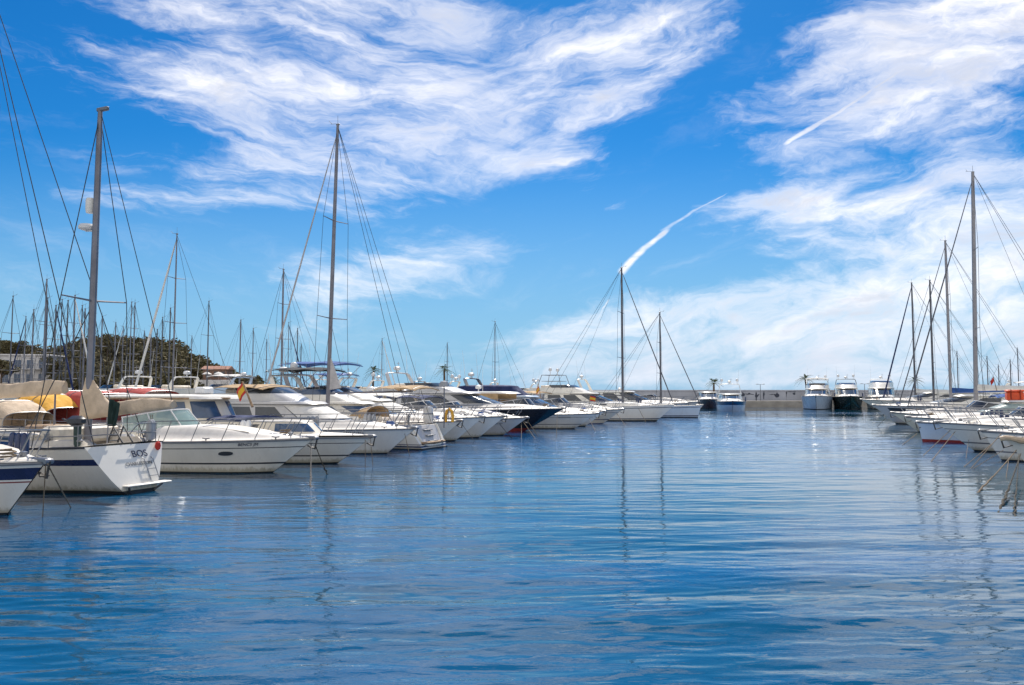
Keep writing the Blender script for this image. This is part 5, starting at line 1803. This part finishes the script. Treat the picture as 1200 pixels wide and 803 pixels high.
def canopy_boats():
    # tent canopies seen over the ketch
    def tent(label, px, d, L, B, zb, m, z_top, x0, x1, hullm=None, side_m=None, name='canopy_boat', hw=.46, box=.55):
        p = row_pos(px, d)
        t = boat_root(name, label, 'motorboat', (0, 0, 0), -HL, L, 'motorboats on the pier behind the left row', stern=p + HL * (L * .35))
        H = Hull(L, B, zb, zb * .9, over=.12, tm=.40, ps=2.5, pw=1.6)
        hull_part(H, t, STD_ROWS, hullm or [GEL, BLACKA, NAVY])
        deck_part(H, t, lambda tt, s: (.35 * smooth((1 - tt) / .45 * 1.3) * smooth((.84 - s) / .3)) if tt > .55 else -.3 * smooth((.8 - s) / .05), DECK)
        rub_rail(H, t, NAVY); guard_rail(H, t, .5, .55)
        zd = H.zs(.3)
        mb = MB(); rows_ = []
        for i in range(13):
            f = i / 12
            x = lerp(x0, x1, f) * L
            hh = (z_top - zd) * (1 - (.45 if box > .4 else .10) * abs(2 * f - 1) ** 2.5)
            rows_.append([(x, math.copysign(abs(math.cos(a)) ** .6, math.cos(a)) * B * hw, zd + .05 + hh * abs(math.sin(a)) ** box) for a in [k * math.pi / 14 for k in range(15)]])
        mi = [1 if (k < 3 or k > 10) else 0 for k in range(14)]
        mb.loft(rows_, closed=False, row_mi=mi)
        o = mb.build('canopy', [m, side_m or m], t, ang=60)
        fr = MB()
        for i in (0, 4, 8, 12):
            fr.tube([Vector(q) * 1.0 + Vector((0, 0, .015)) for q in rows_[i]], .02, 5)
        fr.build('canopy_frame', STEEL, o)
        windshield(H, t, .62 * L, .50 * L, B * .36, H.zs(.55) + .35, .55, .5, GLASS)
        return t
    tent('motorboat under a yellow tent canopy beyond the ketch', 42, 24.0, 8.5, 3.2, 1.15, CANVY, 2.85, .02, .46, side_m=CANV)
    tent('motorboat under a beige tent canopy at the left edge beyond the ketch', 2, 23.6, 8.0, 3.2, 1.15, CANV, 2.5, .04, .46)
    tent('tall motorboat enclosed by dark red canvas behind the mizzen mast', 84, 24.2, 10.5, 3.8, 1.3, CANVR, 3.0, .0, .46, box=.25)
    tent('motorboat with red canvas roof between the ketch and the wooded hill', 152, 24.2, 10.0, 3.6, 1.3, CANVR, 3.2, .05, .48, side_m=CANVW, box=.35)
    # motor yachts of the second row
    for px, d, lab, kw in ((262, 38, 'large blue and white motor yacht with red stripe behind the wheelhouse boat', dict(housem=GELB, bim=CANVW, dz=1.5)),
                           (192, 34, 'white cabin yacht left of the blue and white motor yacht', dict(arch=True)),
                           (382, 24, 'flybridge yacht with blue canopy behind the tall sloop mast', dict(bim=CANVB, bimz=1.9)),
                           (420, 30, 'white flybridge yacht with radar dome left of the sloop sprayhood', dict(domes=1)),
                           (352, 32, 'white flybridge yacht behind the gold bimini', dict(cover=CANVW)),
                           (470, 30, 'white yacht with pale pipe arch behind the tan bimini', dict(archm=STEEL)),
                           (512, 26, 'white yacht with a raked signal mast behind the blue bimini', dict(domes=2, whips=2)),
                           (610, 28, 'white yacht with crowded radar arch behind the black hull', dict(domes=2)),
                           (560, 27, 'white flybridge yacht in front of the lone mast near the middle', dict()),
                           (28, 34, 'white cabin yacht in front of the hotel', dict(arch=False)),
                           (135, 36, 'white cabin yacht left of the thick grey mast', dict(arch=True))):
        p = row_pos(px, d + 3)
        L = 12.5
        fly(lab, 0, 1, -HL, L, 4.1, 1.4, PLAIN, [GEL, BLACKA, GREY], group='flybridge yachts on the piers behind the left row', anchor=False, **kw)[0].location = (p + HL * (L * .3))
canopy_boats()

# ------------------------------------------------------------------ mooring lines, fenders, flags
def rope(label, p0, p1, r=.022, sag=.0, m=None, lumps=0, group='mooring lines running from the bows into the water'):
    p0, p1 = Vector(p0), Vector(p1)
    d = p1 - p0
    p1 = p1 + d * .12 if p1.z < .05 else p1
    n = 14
    pts = [p0.lerp(p1, i / n) - Vector((0, 0, sag * 4 * (i / n) * (1 - i / n))) for i in range(n + 1)]
    mb = MB(); r2 = random.Random(int(abs(p0.x * 31 + p0.y * 17)))
    rs = [r] * (n + 1)
    if lumps:
        pts2, rs = [], []
        for i in range(40):
            f = i / 39
            a = p0.lerp(p1, f) - Vector((0, 0, sag * 4 * f * (1 - f)))
            k = smooth((f - .45) / .3)
            pts2.append(a + Vector((r2.uniform(-1, 1), r2.uniform(-1, 1), 0)) * .03 * k); rs.append(r * (1 + k * r2.uniform(.3, lumps)))
        pts = pts2
    mb.tube(pts, rs, 7)
    return tag(mb.build('mooring_line', m or ROPE), label, 'rope', group)

def bowpt(px, py, Y):
    return at(px, Y, zpix(py, Y))
LINES = [
    (58, 541, 18.2, 50, 606, .018, ROPE, 0, 'rope hanging almost straight down from the navy banded bow at the left edge'),
    (60, 543, 18.1, 83, 595, .022, ROPE, 0, 'slanting tan rope from the navy banded bow at the left edge'),
    (366, 519, 27.9, 364, 571, .026, CHAIN, .9, 'chain hanging from the bow of the long express cruiser'),
    (371, 521, 27.8, 384, 556, .024, ROPED, .6, 'dark rope slanting from the bow of the long express cruiser'),
    (429, 513, 31.9, 428, 548, .018, ROPE, 0, 'rope hanging from the bow of the wheelhouse boat, nearer its hull'),
    (435, 513, 31.8, 437, 546, .018, ROPE, 0, 'rope hanging from the bow of the wheelhouse boat, nearer the channel'),
    (475, 508, 36.5, 480, 534, .022, ROPE, 0, 'tan rope from the bow of the grey sided flybridge cruiser'),
    (541, 496, 43.1, 556, 517, .022, ROPE, 0, 'rope slanting from the bow of the yacht with the black bimini'),
    (586, 497, 49.2, 601, 514, .024, ROPED, .3, 'dark rope from the bow with the hanging anchor'),
    (613, 494, 52.3, 627, 514, .026, ROPE, 0, 'left of two pale ropes crossing the black hull'),
    (618, 493, 52.2, 631, 512, .026, ROPE, 0, 'right of two pale ropes crossing the black hull'),
    (611, 495, 52.4, 611, 514, .02, ROPE, 0, 'rope hanging straight down from the rounded bow before the black hull'),
    (653, 484, 57.1, 652, 513, .026, ROPED, 0, 'dark rope hanging straight down from the black bow'),
    (690, 490, 61.2, 698, 506, .024, ROPE, 0, 'rope from the bow of the cruiser with tan canvas sides'),
    (722, 484, 71, 733, 499, .028, ROPE, 0, 'rope from the bow of the sport cruiser left of the tall dark mast'),
    (748, 479, 77, 757, 495, .03, ROPE, 0, 'rope from the bow of the sloop with the tall dark mast'),
    (1192, 531, 28.5, 1172, 597, .026, ROPED, 1.1, 'thick weed covered line from the nearest right bow'),
    (1190, 531, 28.6, 1188, 606, .020, ROPED, .5, 'weedy line hanging straight down beside the nearest right bow'),
    (1187, 527, 29.2, 1145, 577, .026, ROPE, .4, 'long tan rope from the nearest right bow with a dark end at the water'),
    (1178, 536, 29.5, 1179, 560, .016, ROPE, 0, 'thin rope hanging straight down under the nearest right bow'),
    (1170, 508, 33.2, 1138, 549, .022, ROPE, 0, 'tan rope from the bow with two black marks, nearer the camera'),
    (1160, 519, 33.4, 1130, 547, .022, ROPE, 0, 'tan rope from the bow with two black marks, farther from the camera'),
    (1172, 527, 31.5, 1141, 549, .016, ROPE, 0, 'thin rope slanting low between the two nearest right bows'),
    (1117, 505, 39.5, 1091, 541, .024, ROPE, 0, 'tan rope crossing in front of the red waterline boat'),
    (1112, 503, 39.6, 1082, 534, .022, ROPE, 0, 'second tan rope left of the grey striped flybridge boat'),
    (1072, 508, 46.4, 1058, 521, .026, ROPE, 0, 'rope from the plumb bow of the red waterline boat'),
    (1132, 515, 39.0, 1132, 537, .016, ROPE, 0, 'thin rope hanging straight down by the grey striped flybridge boat'),
    (1036, 490, 60, 1028, 500, .026, ROPE, 0, 'rope from the slim pointed bow of the right row'),
]
for px, py, Y, qx, qy, r, m, lm, lab in LINES:
    rope(lab, bowpt(px, py, Y), ground(qx, qy, 0), r * .72, .0 if lm == 0 else .05, m, lm * 1.3)

def fender(label, p, m, h=.62, r=.12):
    t = thing('fender', label, 'fender', p, 0, 'fenders hanging along the hulls')
    MB().lathe([(.03, 0), (r * .8, .04), (r, .12), (r, h - .12), (r * .8, h - .04), (.03, h)], n=12).build('body', m, t)
    MB().tube([(0, 0, h - .02), (.02, .03, h + .5)], .012, 5).build('lanyard', ROPE, t)
fender('white fender hanging on the side of the long express cruiser near the ketch', at(192, 30.9, zpix(517, 30.9)), PLASTW, .62, .13)
fender('navy fender hanging between the wheelhouse boat and the flybridge cruiser', at(371, 35.6, zpix(519, 35.6)), NAVY)
fender('white fender hanging below the sprayhood of the tan canvas sloop', at(452, 41.6, zpix(516, 41.6)), PLASTW)

def banded_flag(label, p, size, mats, bands, head, pole_h, lean, droop=.55, r=.022):
    t = thing('flag', label, 'flag', p, head)
    a = Vector((lean[0], lean[1], pole_h))
    MB().tube([(0, 0, 0), a * .5, a], [r * 1.5, r * 1.2, r], 7).build('flag_pole', TEAK, t)
    mb = MB(); N = 10
    ys = [0, .25, .75, 1.0]
    dn = a.normalized()
    rows_ = []
    for i in range(N + 1):
        f = i / N
        rows_.append([a * .985 - dn * (size * .66 * y) + Vector((-size * f * (1 - droop * .7), .05 * math.sin(f * 8 + y) * f, -droop * size * f * .9)) for y in ys])
    mb.loft(rows_, closed=False, row_mi=bands)
    mb.build('cloth', mats, t, ang=60)
    return t
RZ = math.atan2(HL.y, HL.x)
banded_flag('red and yellow flag drooping on a dark pole leaning over the wheelhouse boat', bowpt(297, 477, 34.5), .75, [FLAGR, FLAGY], [0, 1, 0], RZ, 1.15, (-.62, 0), .7, .04)
banded_flag('small red and yellow flag on the cruiser with tan canvas sides', bowpt(634, 468, 62), .55, [FLAGR, FLAGY], [0, 1, 0], RZ, 1.1, (-.2, 0), .75)
banded_flag('red and yellow flag low beside the navy covered yacht', bowpt(690, 474, 66), .6, [FLAGR, FLAGY], [0, 1, 0], RZ + math.pi, .75, (-.1, 0), .2)
banded_flag('red flag on a staff above the right edge boats', bowpt(1167, 458, 60), .5, [FLAGR, FLAGR], [0, 0, 0], RZ, 1.1, (-.2, 0), .8)

q = bowpt(1178, 516, 29.3)
rl = thing('rolled_cloth', 'tan rolled cloth lying over the nearest right bow', 'cloth', q, RZ + math.pi)
mb = MB(); r2 = random.Random(2)
mb.tube([(.25 - .16 * i, .10 * math.sin(i * .8), .06 + .05 * math.sin(i * 1.1)) for i in range(11)], [.06 + .05 * math.sin(math.pi * i / 10) + r2.uniform(0, .03) for i in range(11)], 9)
mb.build('roll', CANV, rl)
